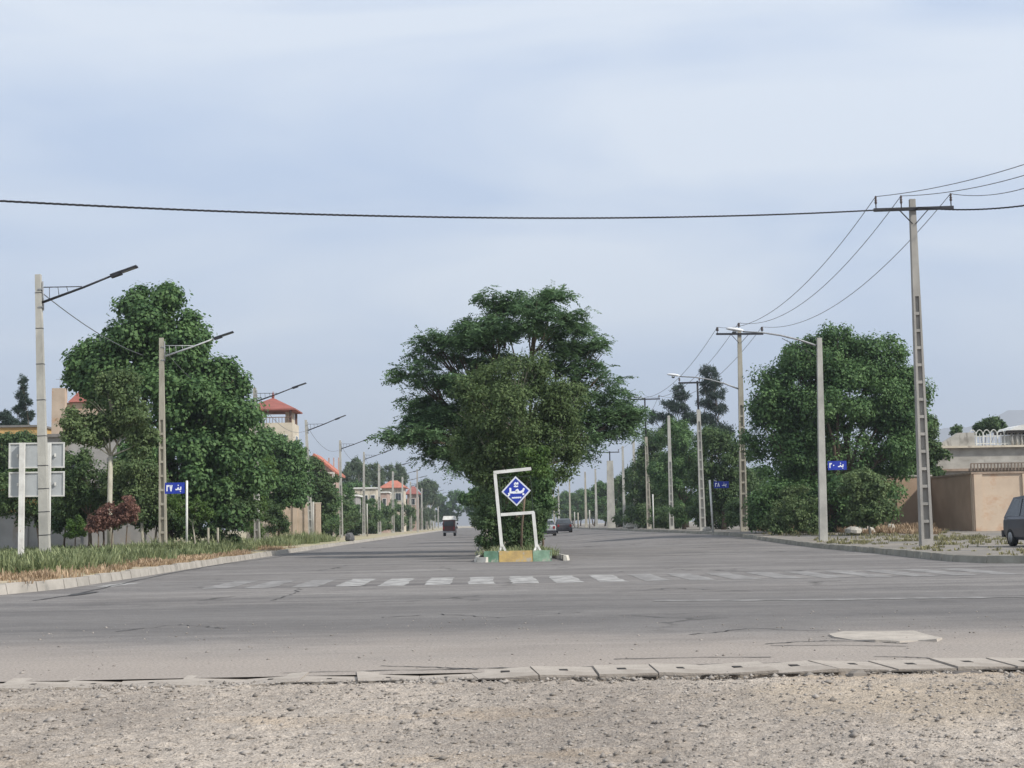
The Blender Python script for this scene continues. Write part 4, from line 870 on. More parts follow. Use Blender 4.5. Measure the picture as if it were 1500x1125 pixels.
# -- right trees
Y = 78.
make_tree('ash_tree', (X_(1225, Y), Y, gz(18, Y)), pb([(1226, 500, 26, 18), (1176, 522, 34, 24), (1216, 535, 60, 34), (1282, 524, 42, 26), (1320, 545, 18, 14), (1125, 588, 30, 22), (1160, 575, 50, 38), (1230, 590, 84, 56), (1300, 590, 38, 46), (1140, 650, 44, 52), (1210, 665, 84, 62), (1300, 655, 40, 42), (1150, 730, 50, 40), (1232, 740, 76, 36), (1118, 745, 24, 26), (1328, 600, 24, 44), (1325, 560, 18, 20)], Y, .9),
          'large dense dark green ash tree behind the solid lamp pole on the right', n=4800, per=30, size=.165, clump=.85, style='elm', lm=L_PLANE, r0=.34, seed=40, sat=8)
make_tree('round_tree', (X_(1195, 88), 88, gz(18, 88)), pb([(1160, 660, 36, 30), (1205, 690, 44, 34), (1250, 670, 40, 32), (1180, 725, 44, 30), (1250, 725, 40, 30)], 88, .8), 'dark round tree half hidden behind the trunk of the big ash tree', n=1500, per=24, size=.17, clump=.75, style='elm', lm=L_DARK, r0=.14, seed=80)
make_tree('small_tree', (X_(1275, 71), 71, gz(18, 71)), pb([(1268, 712, 30, 22), (1280, 738, 26, 26), (1262, 752, 24, 18)], 71, .8), 'small tree with short pale trunk at the foot of the big right tree', n=1100, per=13, size=.13, clump=.35, style='broad', lm=L_DULL, bark=PALEBARK, r0=.06, seed=41)
make_tree('round_tree', (X_(1338, 84), 84, gz(18, 84)), pb([(1345, 630, 26, 24), (1362, 660, 20, 22), (1335, 680, 26, 22), (1366, 690, 12, 12)], 84, .8), 'rounded tree overhanging the set back wall behind the tallest pole', n=1200, per=13, size=.18, clump=.45, style='elm', lm=L_DARK, r0=.12, seed=42)
make_tree('bush', (X_(1160, 74), 74, gz(16, 74)), pb([(1165, 740, 26, 26), (1140, 760, 22, 18), (1190, 765, 20, 14)], 74, .8), 'dull green bush at the foot of the tree left of the solid lamp pole', 'bush', n=700, per=13, size=.12, clump=.3, style='elm', lm=L_DULL, r0=.05, seed=43)
make_tree('round_tree', (X_(1060, 103), 103, gz(16, 103)), pb([(1050, 648, 30, 22), (1062, 680, 34, 30), (1045, 715, 34, 30), (1075, 735, 30, 34)], 103, .8), 'dense green tree behind the blue sign on the right pavement', n=1500, per=24, size=.17, clump=.75, style='elm', lm=L_DARK, r0=.16, seed=44)
make_tree('round_tree', (X_(1002, 118), 118, gz(16, 118)), pb([(990, 640, 28, 20), (1010, 668, 34, 30), (985, 690, 32, 32), (1010, 725, 36, 34)], 118, .8), 'dense green tree in front of the dark pines on the right', n=1500, per=24, size=.17, clump=.75, style='elm', lm=L_PLANE, r0=.16, seed=45)
make_tree('round_tree', (X_(952, 138), 138, gz(16, 138)), pb([(955, 640, 18, 16), (958, 668, 26, 24), (950, 705, 32, 32), (955, 740, 30, 26)], 138, .8), 'dense green tree behind the narrow ladder pole', n=1200, per=24, size=.19, clump=.8, style='elm', lm=L_DARK, r0=.16, seed=46)
make_tree('pine_tree', (X_(1043, 160), 160, gz(16, 160)), pb([(1040, 544, 12, 6), (1046, 557, 15, 6), (1036, 568, 13, 6), (1050, 580, 14, 7), (1032, 592, 12, 6), (1054, 602, 14, 8), (1036, 614, 18, 8), (1050, 632, 22, 12)], 160, .8), 'tallest dark pine standing above the right trees', n=620, per=22, size=.32, clump=.55, style='needle', lm=L_PINE, r0=.2, seed=47, sat=4, twigs=3)
make_tree('pine_tree', (X_(996, 158), 158, gz(16, 158)), pb([(992, 568, 8, 5), (1000, 580, 10, 6), (978, 592, 7, 5), (995, 597, 12, 6), (956, 610, 6, 8), (975, 612, 10, 6), (1008, 612, 14, 7), (990, 628, 22, 10)], 158, .8), 'lower dark pine left of the tallest pine', n=560, per=22, size=.32, clump=.55, style='needle', lm=L_PINE, r0=.2, seed=48, sat=4, twigs=3)
make_tree('round_tree', (X_(1448, 120), 120, .4), pb([(1446, 622, 16, 10), (1436, 628, 9, 8), (1462, 622, 9, 8), (1402, 632, 8, 6)], 120, .8), 'small tree visible above the white railing on the right', n=600, per=13, size=.2, clump=.4, style='elm', lm=L_DARK, r0=.1, seed=49, sat=5)

# -- far rows, copies of three prototypes
def proto(name, seed, lm, style, h, wd, size, n, bark=BARK, label='', cat='tree', z0=.28):
    rg = np.random.RandomState(seed); bl = []
    for k in range(9):
        t = rg.uniform(z0, .92); w_ = wd * math.sin(math.pi * min(.95, max(.12, t * .95 + .02))) * .55; bl.append(((rg.uniform(-w_, w_), rg.uniform(-w_, w_), t * h), (wd * rg.uniform(.22, .34),) * 2 + (h * rg.uniform(.09, .14),)))
    return make_tree(name, (0, 0, 0), bl, label, cat, n=n, per=10, size=size, clump=.5, style=style, lm=lm, bark=bark, r0=.14, seed=seed, sat=6, twigs=3)
P_A = proto('avenue_tree', 61, L_DARK, 'elm', 7.0, 4.6, .24, 1500); P_B = proto('avenue_tree', 62, L_PLANE, 'broad', 7.5, 5.0, .26, 1500)
P_P = proto('poplar_tree', 63, L_POPLAR, 'elm', 10.0, 3.0, .26, 1100, PALEBARK); P_H = proto('hedge_bush', 64, L_DARK, 'elm', 2.6, 3.6, .2, 900, cat='bush', z0=.15)
used = {}
def put(Pt, x, y, s, label, group, cat=None, zs=None):
    z = (.2 if 0 < x < 3 else gz(x, y)); zs = zs or s
    if id(Pt) not in used: used[id(Pt)] = 1; o_ = Pt; o_.location = (x, y, z); o_.scale = (s, s, zs); o_['label'] = label; o_['group'] = group
    else: o_ = dup(Pt, (x, y, z), random.uniform(0, 6.2), label, (s, s, zs), group)
    o_['category'] = cat or Pt['category']; return o_
rr = random.Random(9)
ys_ = [150, 163, 178, 195, 214, 235, 258, 284, 312, 345, 380, 420]
for k, y in enumerate(ys_):
    put((P_A, P_B)[k % 2], 20.3 + rr.uniform(-.8, .8), y, rr.uniform(.95, 1.2), f'{ORD[k]} far tree in the right avenue row beyond the narrow ladder pole', 'far trees along the right pavement')
yl = [150, 166, 183, 200, 218, 238, 260, 285, 312, 342, 376, 414]
for k, y in enumerate(yl):
    put((P_A, P_B)[(k + 1) % 2], -18.6 + rr.uniform(-.8, .8), y, rr.uniform(.62, .78) if y < 215 else rr.uniform(.85, 1.1), f'{ORD[k]} far tree in the left avenue row beyond the pink house', 'far trees along the left pavement')
ym = [82, 98, 116, 138, 160, 185, 215, 250, 290, 335, 385]
for k, y in enumerate(ym):
    put((P_A, P_B)[k % 2], 1.1 + rr.uniform(-.3, .3), y, rr.uniform(.62, .85) if k < 4 else rr.uniform(.8, 1.0), f'{ORD[k]} tree behind the locust tree along the median', 'trees along the median')
for k, (x, Y) in enumerate([(512, 270), (520, 275), (528, 262), (541, 280), (549, 272), (557, 290), (571, 300), (579, 296), (586, 305), (619, 330), (627, 342), (634, 350)]):
    put(P_P, X_(x, Y), Y, rr.uniform(.75, 1.15), f'{ORD[k]} pale poplar from the left above the far left houses', 'pale poplars behind the far left houses', zs=rr.uniform(1.05, 1.35))
for k, (x, Y) in enumerate([(-14.8, 128), (-15.2, 150), (-15.0, 172), (-15.4, 205), (16.2, 92), (16.5, 110), (16.4, 128), (16.6, 146), (16.8, 168), (17., 190)]):
    side = 'left' if x < 0 else 'right'
    put(P_H, x, Y, rr.uniform(.9, 1.2), f'{ORD[k if k < 4 else k - 4]} low dark hedge bush along the {side} pavement', f'low hedge bushes along the {side} pavement')
for k, y in enumerate([140, 153, 168, 186, 206, 228, 250, 275, 302]):
    put((P_B, P_A)[k % 2], -16.4 + rr.uniform(-.4, .4), y, rr.uniform(.66, .86), f'{ORD[k]} small street tree before the far left houses', 'small trees before the far left houses')
for k, y in enumerate([158, 172, 187, 203, 220, 238, 257, 277, 299, 323, 350, 380]):
    put(P_H, -15.9 + rr.uniform(-.3, .3), y, rr.uniform(1.0, 1.3), f'{ORD[k]} tall clipped evergreen in the dark row before the far left houses', 'dark evergreens before the far left houses', 'tree', zs=rr.uniform(1.7, 2.3))
for k in range(9): put((P_A, P_B)[k % 2], -34 + k * 8.5, 470 + rr.uniform(-8, 8), rr.uniform(1.3, 1.7), f'{ORD[k]} tree from the left closing the far end of the street', 'trees closing the far end of the street')
for k in range(10): put((P_B, P_A)[k % 2], (-34 - k * 3.4 if k < 5 else 26 + (k - 5) * 5), (100 + k * 6 if k < 5 else 128 + k * 5), rr.uniform(.75, 1.0), f'{ORD[k % 5]} garden tree behind the {"left" if k < 5 else "right"} roadside houses', 'garden trees behind the houses')

# -- weeds
def weeds(name, regions, m, label, seed, wd=.014, tuft=14, thr=.42):
    rg = np.random.RandomState(seed); Ps = []
    for (n, fx, y0, y1, pw, hh) in regions:
        nt_ = n // tuft; y = y0 + (y1 - y0) * rg.rand(nt_); t = rg.rand(nt_) ** pw; xa, xb = fx(y); x = xa + (xb - xa) * t
        y = y + 9 * (vnoise(x + 50, y, 2.2, seed + 3) - .5) * (y > y0 + 1.5); x = x + (vnoise(x + 80, y, 1.6, seed + 4) - .5) * 1.6 * (t > .2) * (np.abs(x - 1.1) > 3)
        f = .6 * vnoise(x + 50, y, 1.7, seed) + .4 * vnoise(x + 50, y, .6, seed + 9); k = (f + rg.normal(size=nt_) * .08) > thr; x, y, f = x[k], y[k], f[k]
        h = hh * (.3 + 1.1 * (f - thr + .15)) * rg.uniform(.6, 1.7, len(x)); j = np.repeat(np.arange(len(x)), tuft); rr_ = rg.normal(size=(len(j), 2)) * (h[j, None] * .30 + .02)
        X = x[j] + rr_[:, 0]; Y = y[j] + rr_[:, 1]; Ps.append(np.stack([X, Y, .165 + npT(X, Y), h[j] * rg.uniform(.35, 1.1, len(j)), rr_[:, 0], rr_[:, 1]], -1))
    P = np.concatenate(Ps); n = len(P); a = np.arctan2(P[:, 5], P[:, 4]) + rg.normal(size=n) * .8; ln = rg.uniform(.15, .8, n) * P[:, 3]; d = np.stack([np.cos(a), np.sin(a), 0 * a], -1); s_ = np.stack([-np.sin(a), np.cos(a), 0 * a], -1); W = wd * rg.uniform(.6, 1.5, n)
    B0 = P[:, :3]; Tp = B0 + d * ln[:, None] + np.array([0, 0, 1]) * P[:, 3:4]; M = B0 * .5 + Tp * .5 + np.array([0, 0, 1]) * (P[:, 3:4] * .14)
    V = np.stack([B0 - s_ * W[:, None] * .6, B0 + s_ * W[:, None] * .6, M + s_ * W[:, None], M - s_ * W[:, None], Tp - s_ * W[:, None] * .3, Tp + s_ * W[:, None] * .3], 1)
    i = np.arange(n)[:, None] * 6; Fq = np.concatenate([i + np.array([0, 1, 2, 3]), i + np.array([3, 2, 5, 4])], 0)
    return tag(npmesh(name, V.reshape(-1, 3), Fq, m), label, 'grass', kind='stuff')
kx = lambda y: np.interp(y, [p_[1] for p_ in KL], [p_[0] for p_ in KL]) - .25
kxr = lambda y: np.interp(y, [p_[1] for p_ in KR], [p_[0] for p_ in KR]) + .25
weeds('dry_grass', [(80000, lambda y: (kx(y), kx(y) - 8.5), 27, 56, 1.0, .17), (12000, lambda y: (kx(y), kx(y) - 3.5), 50, 75, 1.0, .18)], L_DRY, 'dry straw coloured grass covering the left verge by the kerb', 1, thr=.40, wd=.012)
weeds('green_weeds', [(46000, lambda y: (kx(y) - .9, kx(y) - 5.0), 38, 60, 1., .36), (40000, lambda y: (kx(y) - 2.5, kx(y) - 14), 54, 76, 1., .30), (14000, lambda y: (kx(y) - 1.2, kx(y) - 5), 60, 110, 1., .5)], L_WEED, 'green weeds growing around the signboard and lamp poles at left', 2, wd=.017, tuft=22, thr=.34)
weeds('verge_grass', [(9000, lambda y: (kxr(y), kxr(y) + 10), 37, 42, 1., .16), (9000, lambda y: (kxr(y) + .3, kxr(y) + 10), 42, 60, 1.2, .15), (8000, lambda y: (kxr(y) + .6, kxr(y) + 10), 60, 76, 1., .2)], leafmat('weed_mixed', (.12, .12, .05), (.34, .31, .17), .8, .2), 'thin half dry grass on the right verge', 3, thr=.52)
weeds('straw_heap_grass', [(7000, lambda y: (18.2 + 0 * y, 22.5 + 0 * y), 73, 77, 1., .34), (5000, lambda y: (15.5 + 0 * y, 17.5 + 0 * y), 78, 86, 1., .4)], L_DRY, 'dry straw coloured weeds at the foot of the big right tree', 4, wd=.02, thr=.45)
weeds('median_weeds', [(4000, lambda y: (-.05 + 0 * y, 2.2 + 0 * y), 47.6, 56, 1., .28)], L_WEED, 'green weeds growing on the median behind the sign', 5, wd=.012)

# ------------------------------------------------------------------ buildings
PLAST = mat('plaster_beige', (.47, .38, .30), (.38, .30, .235), .8, .92, .15, 8, spots=(.7, (.40, .26, .17), .52, (1, 1, 1.5)))
CREAM = mat('plaster_cream', (.58, .52, .42), (.46, .41, .33), .8, .92, spots=(.8, (.27, .235, .20), .55, (1.3, 1.3, .45)))
OCHRE = mat('plaster_ochre', (.55, .36, .15), (.45, .29, .12), .8, .92)
PINK = mat('plaster_pink', (.42, .31, .265), (.34, .25, .215), .9, .92, spots=(.8, (.27, .235, .20), .55, (1.3, 1.3, .45)))
GREYW = mat('plaster_grey', (.33, .32, .31), (.24, .235, .23), .6, .92, spots=(.8, (.27, .235, .20), .55, (1.3, 1.3, .45)))
ROOFR = mat('roof_red', (.30, .105, .085), (.22, .08, .065), 1.5, .8, .3, 12, (1, 1, 4))
PARAP = mat('weathered_concrete', (.46, .44, .40), (.30, .285, .255), .9, .95, .2, 12, (1, 1, 2), spots=(1.5, (.18, .165, .145), .58, (1, 1, .35)))
def winb(root, x, y, z, wd, ht, axis='Y'):
    mb = MB(); s_ = (wd + .14, .10, ht + .14) if axis == 'Y' else (.10, wd + .14, ht + .14); mb.box((x, y, z), s_); wn = mb.build('window', WHITEP, root)
    mb = MB(); off = (0, -.06, 0) if axis == 'Y' else (.06, 0, 0)
    for k in (-.25, .25):
        if axis == 'Y': mb.box((x + k * wd, y + off[1], z), (wd * .46, .02, ht))
        else: mb.box((x + off[0], y + k * wd, z), (.02, wd * .46, ht))
    mb.build('pane', GLASS, wn)
def hip(root, cx, cy, z, wx, wy, h, m, over=.5, ridge=.0, thick=.12):
    mb = MB(); a, b_ = wx / 2 + over, wy / 2 + over
    rx = ridge / 2
    vs = [(cx - a, cy - b_, z), (cx + a, cy - b_, z), (cx + a, cy + b_, z), (cx - a, cy + b_, z), (cx - rx, cy, z + h), (cx + rx, cy, z + h)]
    vs += [(v[0], v[1], z - thick) for v in vs[:4]]
    mb.add(vs, [(0, 1, 5, 4), (1, 2, 5), (2, 3, 4, 5), (3, 0, 4), (9, 8, 7, 6), (0, 6, 7, 1), (1, 7, 8, 2), (2, 8, 9, 3), (3, 9, 6, 0)]); return mb.build('roof', m, root)
# tower house with red hip roof and open veranda
Y = 130.; cx = X_(400, Y, 600); zt = Z_(400, 602, Y); zf_ = Z_(400, 622, Y); r_ = empty('tower_house', (cx, Y, .17), label='cream tower house with open roof terrace under a red hipped roof', cat='house')
mb = MB(); mb.box((0, 0, (zf_ - .17) / 2), (3.9, 4.4, zf_ - .17)); mb.build('wall', CREAM, r_)
rf = hip(r_, 0, 0, zt - .17, 3.6, 4.0, 1.15, ROOFR, .45); mb = MB(); mb.lathe((0, 0, zt - .17 + 1.1), [(.10, 0), (.14, .2), (.05, .45), (.02, .6)], 8); mb.build('finial', ROOFR, rf)
for sx_ in (-1, 1):
    for sy_ in (-1, 1): mb = MB(); mb.box((sx_ * 1.75, sy_ * 1.95, (zf_ + zt) / 2 - .2), (.2, .2, zt - zf_ + .0)); mb.build('column', mat('column_brown', (.16, .10, .08), (.1, .07, .05), 3, .8), r_)
mb = MB(); mb.box((1.35, .9, (zf_ + zt) / 2 - .2), (.6, 1.6, zt - zf_ - .06)); mb.build('upper_room', CREAM, r_)
mb = MB()
for k in range(15): mb.box((-1.85 + k * .264, -2.12, zf_ - .17 + .22), (.04, .04, .44))
mb.box((0, -2.12, zf_ - .17 + .47), (3.9, .07, .06)); mb.build('railing', mat('rail_brown', (.2, .13, .1), (.14, .09, .07), 3, .8), r_)
for z in (2.2, 5.2, 8.2): winb(r_, .9, -2.2, z, 1.1, 1.3); winb(r_, 1.95, .3, z, 1.2, 1.3, 'X')
# gabled pink house
Y = 150.; x0, x1 = X_(448, Y, 700), X_(492, Y, 700); ze = Z_(490, 692, Y); za = Z_(462, 664, Y); r_ = empty('gabled_house', ((x0 + x1) / 2, Y, .17), label='pink plastered house with steep orange red gabled roof behind the fourth lamp', cat='house')
wd = x1 - x0; mb = MB(); mb.box((0, 3, (ze - .17) / 2), (wd, 6, ze - .17)); mb.build('wall', PINK, r_)
mb = MB(); hx = wd / 2 + .35; rx = -wd * .22; dz = ze - .17; hz = za - .17
prof = [(-hx, dz - .1), (rx, hz), (hx, dz - .15), (hx, dz - .38), (rx, hz - .25), (-hx, dz - .33)]
vs = [(a, -.4, b_) for a, b_ in prof] + [(a, 6.4, b_) for a, b_ in prof]; mb.add(vs, [(5, 4, 1, 0), (4, 3, 2, 1), (6, 7, 10, 11), (7, 8, 9, 10)] + [(k, (k + 1) % 6, 6 + (k + 1) % 6, 6 + k) for k in range(6)])
rf = mb.build('roof', mat('roof_orange', (.46, .17, .115), (.36, .13, .09), 1.5, .8, .3, 12), r_)
mb = MB(); mb.add([(-wd / 2, -.001, dz - .01), (wd / 2, -.001, dz - .01), (rx, -.001, hz - .27), (-wd / 2, .3, dz - .01), (wd / 2, .3, dz - .01), (rx, .3, hz - .27)], [(0, 1, 2), (5, 4, 3), (0, 2, 5, 3), (1, 4, 5, 2)]); mb.build('gable', PINK, r_)
mb = MB(); mb.box((.6, -.75, dz - .1), (wd * .55, 1.5, .18)); mb.box((wd / 2 - .1, -1.35, (dz - .2) / 2), (.22, .22, dz - .2)); mb.build('porch', mat('porch_white', (.6, .55, .5), (.5, .46, .42), 2, .8), r_)
for z in (1.6, 4.4): winb(r_, -.1, -.04, z, 1.0, 1.2)
mb = MB()
for k in range(3): mb.box((wd * .1 + k * .5, 5, dz + .8), (.12, .12, 1.8))
mb.build('chimney', PINK, r_)
# house behind left plane tree
Y = 112.; r_ = empty('roofed_house', (X_(108, Y), Y, .17), label='beige house with red roof and antenna behind the young left tree', cat='house')
zc = Z_(100, 590, Y) - .17; mb = MB(); mb.box((.6, 3, zc / 2), (4.4, 6, zc)); mb.build('wall', PLAST, r_)
zk = Z_(90, 570, Y) - .17; mb = MB(); mb.box((-1.0, -.5, zk / 2), (.95, .7, zk)); mb.build('chimney_stack', PLAST, r_)
mb = MB(); mb.add([(-.45, -.3, zc + .02), (3.2, -.3, zc + .02), (3.2, 3, zc + 2.5), (.9, 3, zc + 2.5), (-.45, 6.4, zc + .02), (3.2, 6.4, zc + .02)], [(0, 1, 2, 3), (3, 2, 5, 4), (0, 3, 4), (1, 5, 2), (0, 4, 5, 1)]); mb.build('roof', ROOFR, r_)
mb = MB(); mb.tube([(-1.2, .3, zc), (-1.2, .3, zc + 2.0)], .02, 5); mb.tube([(-1.5, .3, zc + 1.8), (-.9, .3, zc + 1.8)], .012, 4); mb.build('antenna', GREYM, r_)
winb(r_, .9, -.05, zc - 2, 1.1, 1.2); winb(r_, .9, -.05, zc - 5, 1.1, 1.2)
# ochre building at frame edge
Y = 120.; zc = Z_(20, 626, Y) - .17; r_ = empty('ochre_building', (X_(10, Y), Y, .17), label='ochre walled building behind the dark pines at far left', cat='building')
mb = MB(); mb.box((-2, 4, zc / 2), (9, 8, zc)); mb.build('wall', OCHRE, r_); mb = MB(); mb.box((-2, 4, zc + .08), (9.3, 8.3, .16)); mb.build('roof', mat('roof_grey', (.2, .19, .18), None), r_)
for x in (-4.5, -2, .6): winb(r_, x, -.05, zc - 1.9, 1.2, 1.3); winb(r_, x, -.05, zc - 5, 1.2, 1.3)
# grey house in shade and low wall at left
Y = 88.; zc = Z_(100, 640, Y) - .17; r_ = empty('grey_house', (X_(112, Y), Y, .17), label='grey rendered house wall in the shade behind the left trees', cat='house')
mb = MB(); mb.box((1.0, 4, zc / 2), (5.6, 8, zc)); mb.build('wall', GREYW, r_); mb = MB(); mb.box((1.0, 4, zc + .09), (6.0, 8.4, .18)); mb.build('roof', MT['roof_grey'], r_)
winb(r_, 0, -.05, zc - 1.8, 1.1, 1.2); winb(r_, 2.5, -.05, zc - 1.8, 1.1, 1.2)
def wall(name, x0, x1, y, z0, h, th, m, label, cap=None, pil=None, ang=0):
    r_ = empty(name, (x0, y, z0), ang, label, 'wall'); Ln = x1 - x0
    mb = MB(); mb.box((Ln / 2, 0, h / 2), (Ln, th, h)); mb.build('wall_panel', m, r_)
    mb = MB(); mb.box((Ln / 2, 0, h + .04), (Ln + .06, th + .1, .08)); mb.build('coping', cap or m, r_)
    if pil:
        for k in range(int(Ln / pil) + 1):
            mb = MB(); mb.box((min(Ln - .2, .2 + k * pil), -th / 2 - .05, h / 2 - .01), (.34, .12, h - .02)); mb.build('pilaster', m, r_)
    return r_
wall('garden_wall', X_(-60, 78), X_(250, 78), 78, .17, Z_(100, 752, 78) - .17, .25, GREYW, 'low grey garden wall behind the weeds and red shrubs at left', PARAP, 3.2)
wall('garden_wall', X_(395, 118), X_(470, 118), 118, .17, Z_(440, 738, 118) - .17, .25, mat('wall_tan', (.46, .37, .29), (.36, .29, .22), 1, .9), 'beige garden wall with pilasters behind the fourth left lamp', CREAM, .9)
# far left houses
def house(name, xa, xb, ytop, Y, m, label, roof=None, rh=1.2, depth=7, nw=2, storeys=2):
    a, b_ = X_(xa, Y), X_(xb, Y); h = Z_((xa + xb) / 2, ytop, Y) - .17; r_ = empty(name, ((a + b_) / 2, Y, .17), label=label, cat='house', group='far houses on the left'); wd = b_ - a
    mb = MB(); mb.box((0, depth / 2, h / 2), (wd, depth, h)); mb.build('wall', m, r_)
    if roof: hip(r_, 0, depth / 2, h + .12, wd, depth, rh, roof, .5, wd * .3)
    else: mb = MB(); mb.box((0, depth / 2, h + .1), (wd + .4, depth + .4, .2)); mb.build('roof', WHITEP, r_)
    for s_ in range(storeys):
        for k in range(nw): winb(r_, -wd / 2 + wd * (k + .5) / nw, -.05, h - 1.5 - s_ * 3, min(1.2, wd / nw * .5), 1.2)
    return r_
house('flat_house', 497, 522, 727, 178, GREYW, 'grey flat roofed house behind the fifth left lamp', nw=2, storeys=1)
house('flat_house', 520, 552, 716, 205, CREAM, 'cream flat roofed house behind the sixth left lamp', nw=3, storeys=1)
house('flat_house', 550, 568, 722, 235, PINK, 'pinkish flat roofed house left of the red hipped roof', nw=2, storeys=1)
house('hipped_house', 560, 592, 715, 262, CREAM, 'far cream house with bright red hipped roof', MT['roof_orange'], 1.3, nw=2, storeys=1)
house('hipped_house', 597, 612, 724, 310, PINK, 'farthest small house with dull red roof among the lamp poles', ROOFR, 1.6, nw=1, storeys=1)
mb = MB(); q = at(512, 745, 172)
r_ = empty('entrance_canopy', (X_(512, 172), 172, .17), label='white flat entrance canopy on grey pillars before the grey house', cat='canopy')
hh = Z_(512, 743, 172) - .17; mb.box((0, 0, hh), (2.2, 1.6, .16)); mb.build('canopy_roof', WHITEP, r_)
for s_ in (-.8, .8): mb = MB(); mb.box((s_, -.5, hh / 2 - .05), (.3, .3, hh - .1)); mb.build('pillar', GREYW, r_)

# -- right: peach yard wall with recess, weathered terrace and railing behind
WY = 75.; wz = gz(20, WY)
WALLB = mat('wall_peach', (.56, .45, .34), (.47, .37, .28), .7, .92, .15, 8, spots=(.6, (.47, .31, .21), .52, (1, 1, 1.3)))
WALL_SHADE = mat('wall_peach_shaded', (.40, .29, .21), (.32, .23, .165), .7, .92, .15, 8)  # the peach plaster again, with shade put into its colour
xa = X_(1424, WY, 740); h = Z_(1460, 694, WY) - wz
r_ = empty('yard_wall', (xa, WY, wz), label='peach plastered yard wall with pilasters and coping behind the parked hatchback', cat='wall')
mb = MB(); mb.box((6, 0, h / 2), (12, .3, h)); mb.build('wall_panel', WALLB, r_)
mb = MB(); mb.box((6, -.02, h + .05), (12.1, .42, .10)); mb.build('coping', mat('coping_dull', (.34, .26, .2), (.22, .17, .13), 2, .9), r_)
for k in range(5): mb = MB(); mb.box((.28 + k * 2.45, -.19, h / 2 - .01), (.42, .10, h - .02)); mb.build('pilaster', WALLB, r_)
Y2 = 82.; xb = X_(1318, Y2, 740)
r_ = empty('yard_wall', (xa + .12, WY + .16, wz), label='side return of the peach yard wall facing the big right tree', cat='wall')
mb = MB(); mb.box((0, (Y2 - WY) / 2 - .1, h / 2 - .003), (.24, Y2 - WY - .3, h - .006)); mb.build('wall_panel', WALL_SHADE, r_)
mb = MB(); mb.box((0, (Y2 - WY) / 2 - .1, h + .04), (.36, Y2 - WY - .2, .09)); mb.build('coping', MT['coping_dull'], r_)
h2 = Z_(1345, 698, Y2) - wz
r_ = empty('yard_wall', (xb, Y2, wz), label='set back yard wall in shade-darkened peach between the big right tree and tallest pole', cat='wall')
mb = MB(); mb.box((( xa - xb) / 2 - 2, 0, h2 / 2), (xa - xb + 4.2, .26, h2)); mb.build('wall_panel', WALL_SHADE, r_)
mb = MB(); mb.box((( xa - xb) / 2 - 2, 0, h2 + .04), (xa - xb + 4.2, .38, .08)); mb.build('coping', PARAP, r_)
mb = MB(); mb.box((.0, -.17, h2 / 2), (.4, .12, h2 - .02)); mb.build('pilaster', WALL_SHADE, r_)
# raised terrace building behind
TY = 88.; tz0 = Z_(1430, 688, TY); tz1 = Z_(1430, 656, TY); xl, xr = X_(1372, TY, 670), X_(1700, TY, 670)
r_ = empty('terrace_building', (xl, TY, wz), label='weathered pale concrete terrace building with white arched railing above the yard wall', cat='building')
wdt = xr - xl
mb = MB(); mb.box((wdt / 2, 5, (tz1 - wz) / 2), (wdt, 10, tz1 - wz)); mb.build('wall', PARAP, r_)
mb = MB(); mb.box((wdt / 2, -.12, tz1 - wz + .06), (wdt + .1, .4, .12)); mb.build('parapet_coping', CREAM, r_)
mb = MB(); mb.box((wdt / 2, -.15, tz0 - wz), (wdt, .3, .14)); mb.build('ledge', MT['coping_dull'], r_)
mb = MB(); k = 0; xx = X_(1418, TY, 650) - xl
while xx < wdt: mb.box((xx, -.34, tz0 - wz + .12), (.07, .06, .42)); xx += .2
mb.box(((X_(1418, TY, 650) - xl + wdt) / 2, -.34, tz0 - wz + .35), (wdt - X_(1418, TY, 650) + xl, .08, .06)); mb.build('lattice', mat('lattice_brown', (.24, .19, .15), (.15, .12, .10), 3, .9), r_)
rx0 = X_(1420, TY, 650) - xl; zr = tz1 - wz + .12; mb = MB(); rh = Z_(1450, 636, TY) - tz1
k = 0; x = rx0
while x < wdt:
    mb.box((x, 0, zr + rh / 2), (.07, .05, rh))
    pts = [(x + .21 - .21 * math.cos(t_), 0, zr + rh * .72 + .36 * math.sin(t_)) for t_ in [math.pi * j / 8 for j in range(9)]]; mb.tube(pts, .028, 5)
    mb.box((x + .21, 0, zr + rh * .45), (.035, .03, rh * .9)); x += .42
mb.box(((rx0 + wdt) / 2, .004, zr + .12), (wdt - rx0, .03, .06)); mb.box(((rx0 + wdt) / 2, .004, zr + rh * .70), (wdt - rx0, .03, .05)); mb.build('railing', mat('rail_white', (.62, .62, .58), (.5, .5, .46), 3, .7), r_)
x1 = X_(1428, TY, 650) - xl; mb = MB(); mb.add([(0, -.05, tz1 - wz + .12), (x1 - 1.0, -.05, tz1 - wz + .9), (x1, -.05, tz1 - wz + .9), (x1, -.05, tz1 - wz + .12), (0, .3, tz1 - wz + .12), (x1 - 1.0, .3, tz1 - wz + .9), (x1, .3, tz1 - wz + .9), (x1, .3, tz1 - wz + .12)], [(0, 3, 2, 1), (4, 5, 6, 7), (0, 1, 5, 4), (1, 2, 6, 5), (2, 3, 7, 6)]); mb.build('raised_parapet', PARAP, r_)
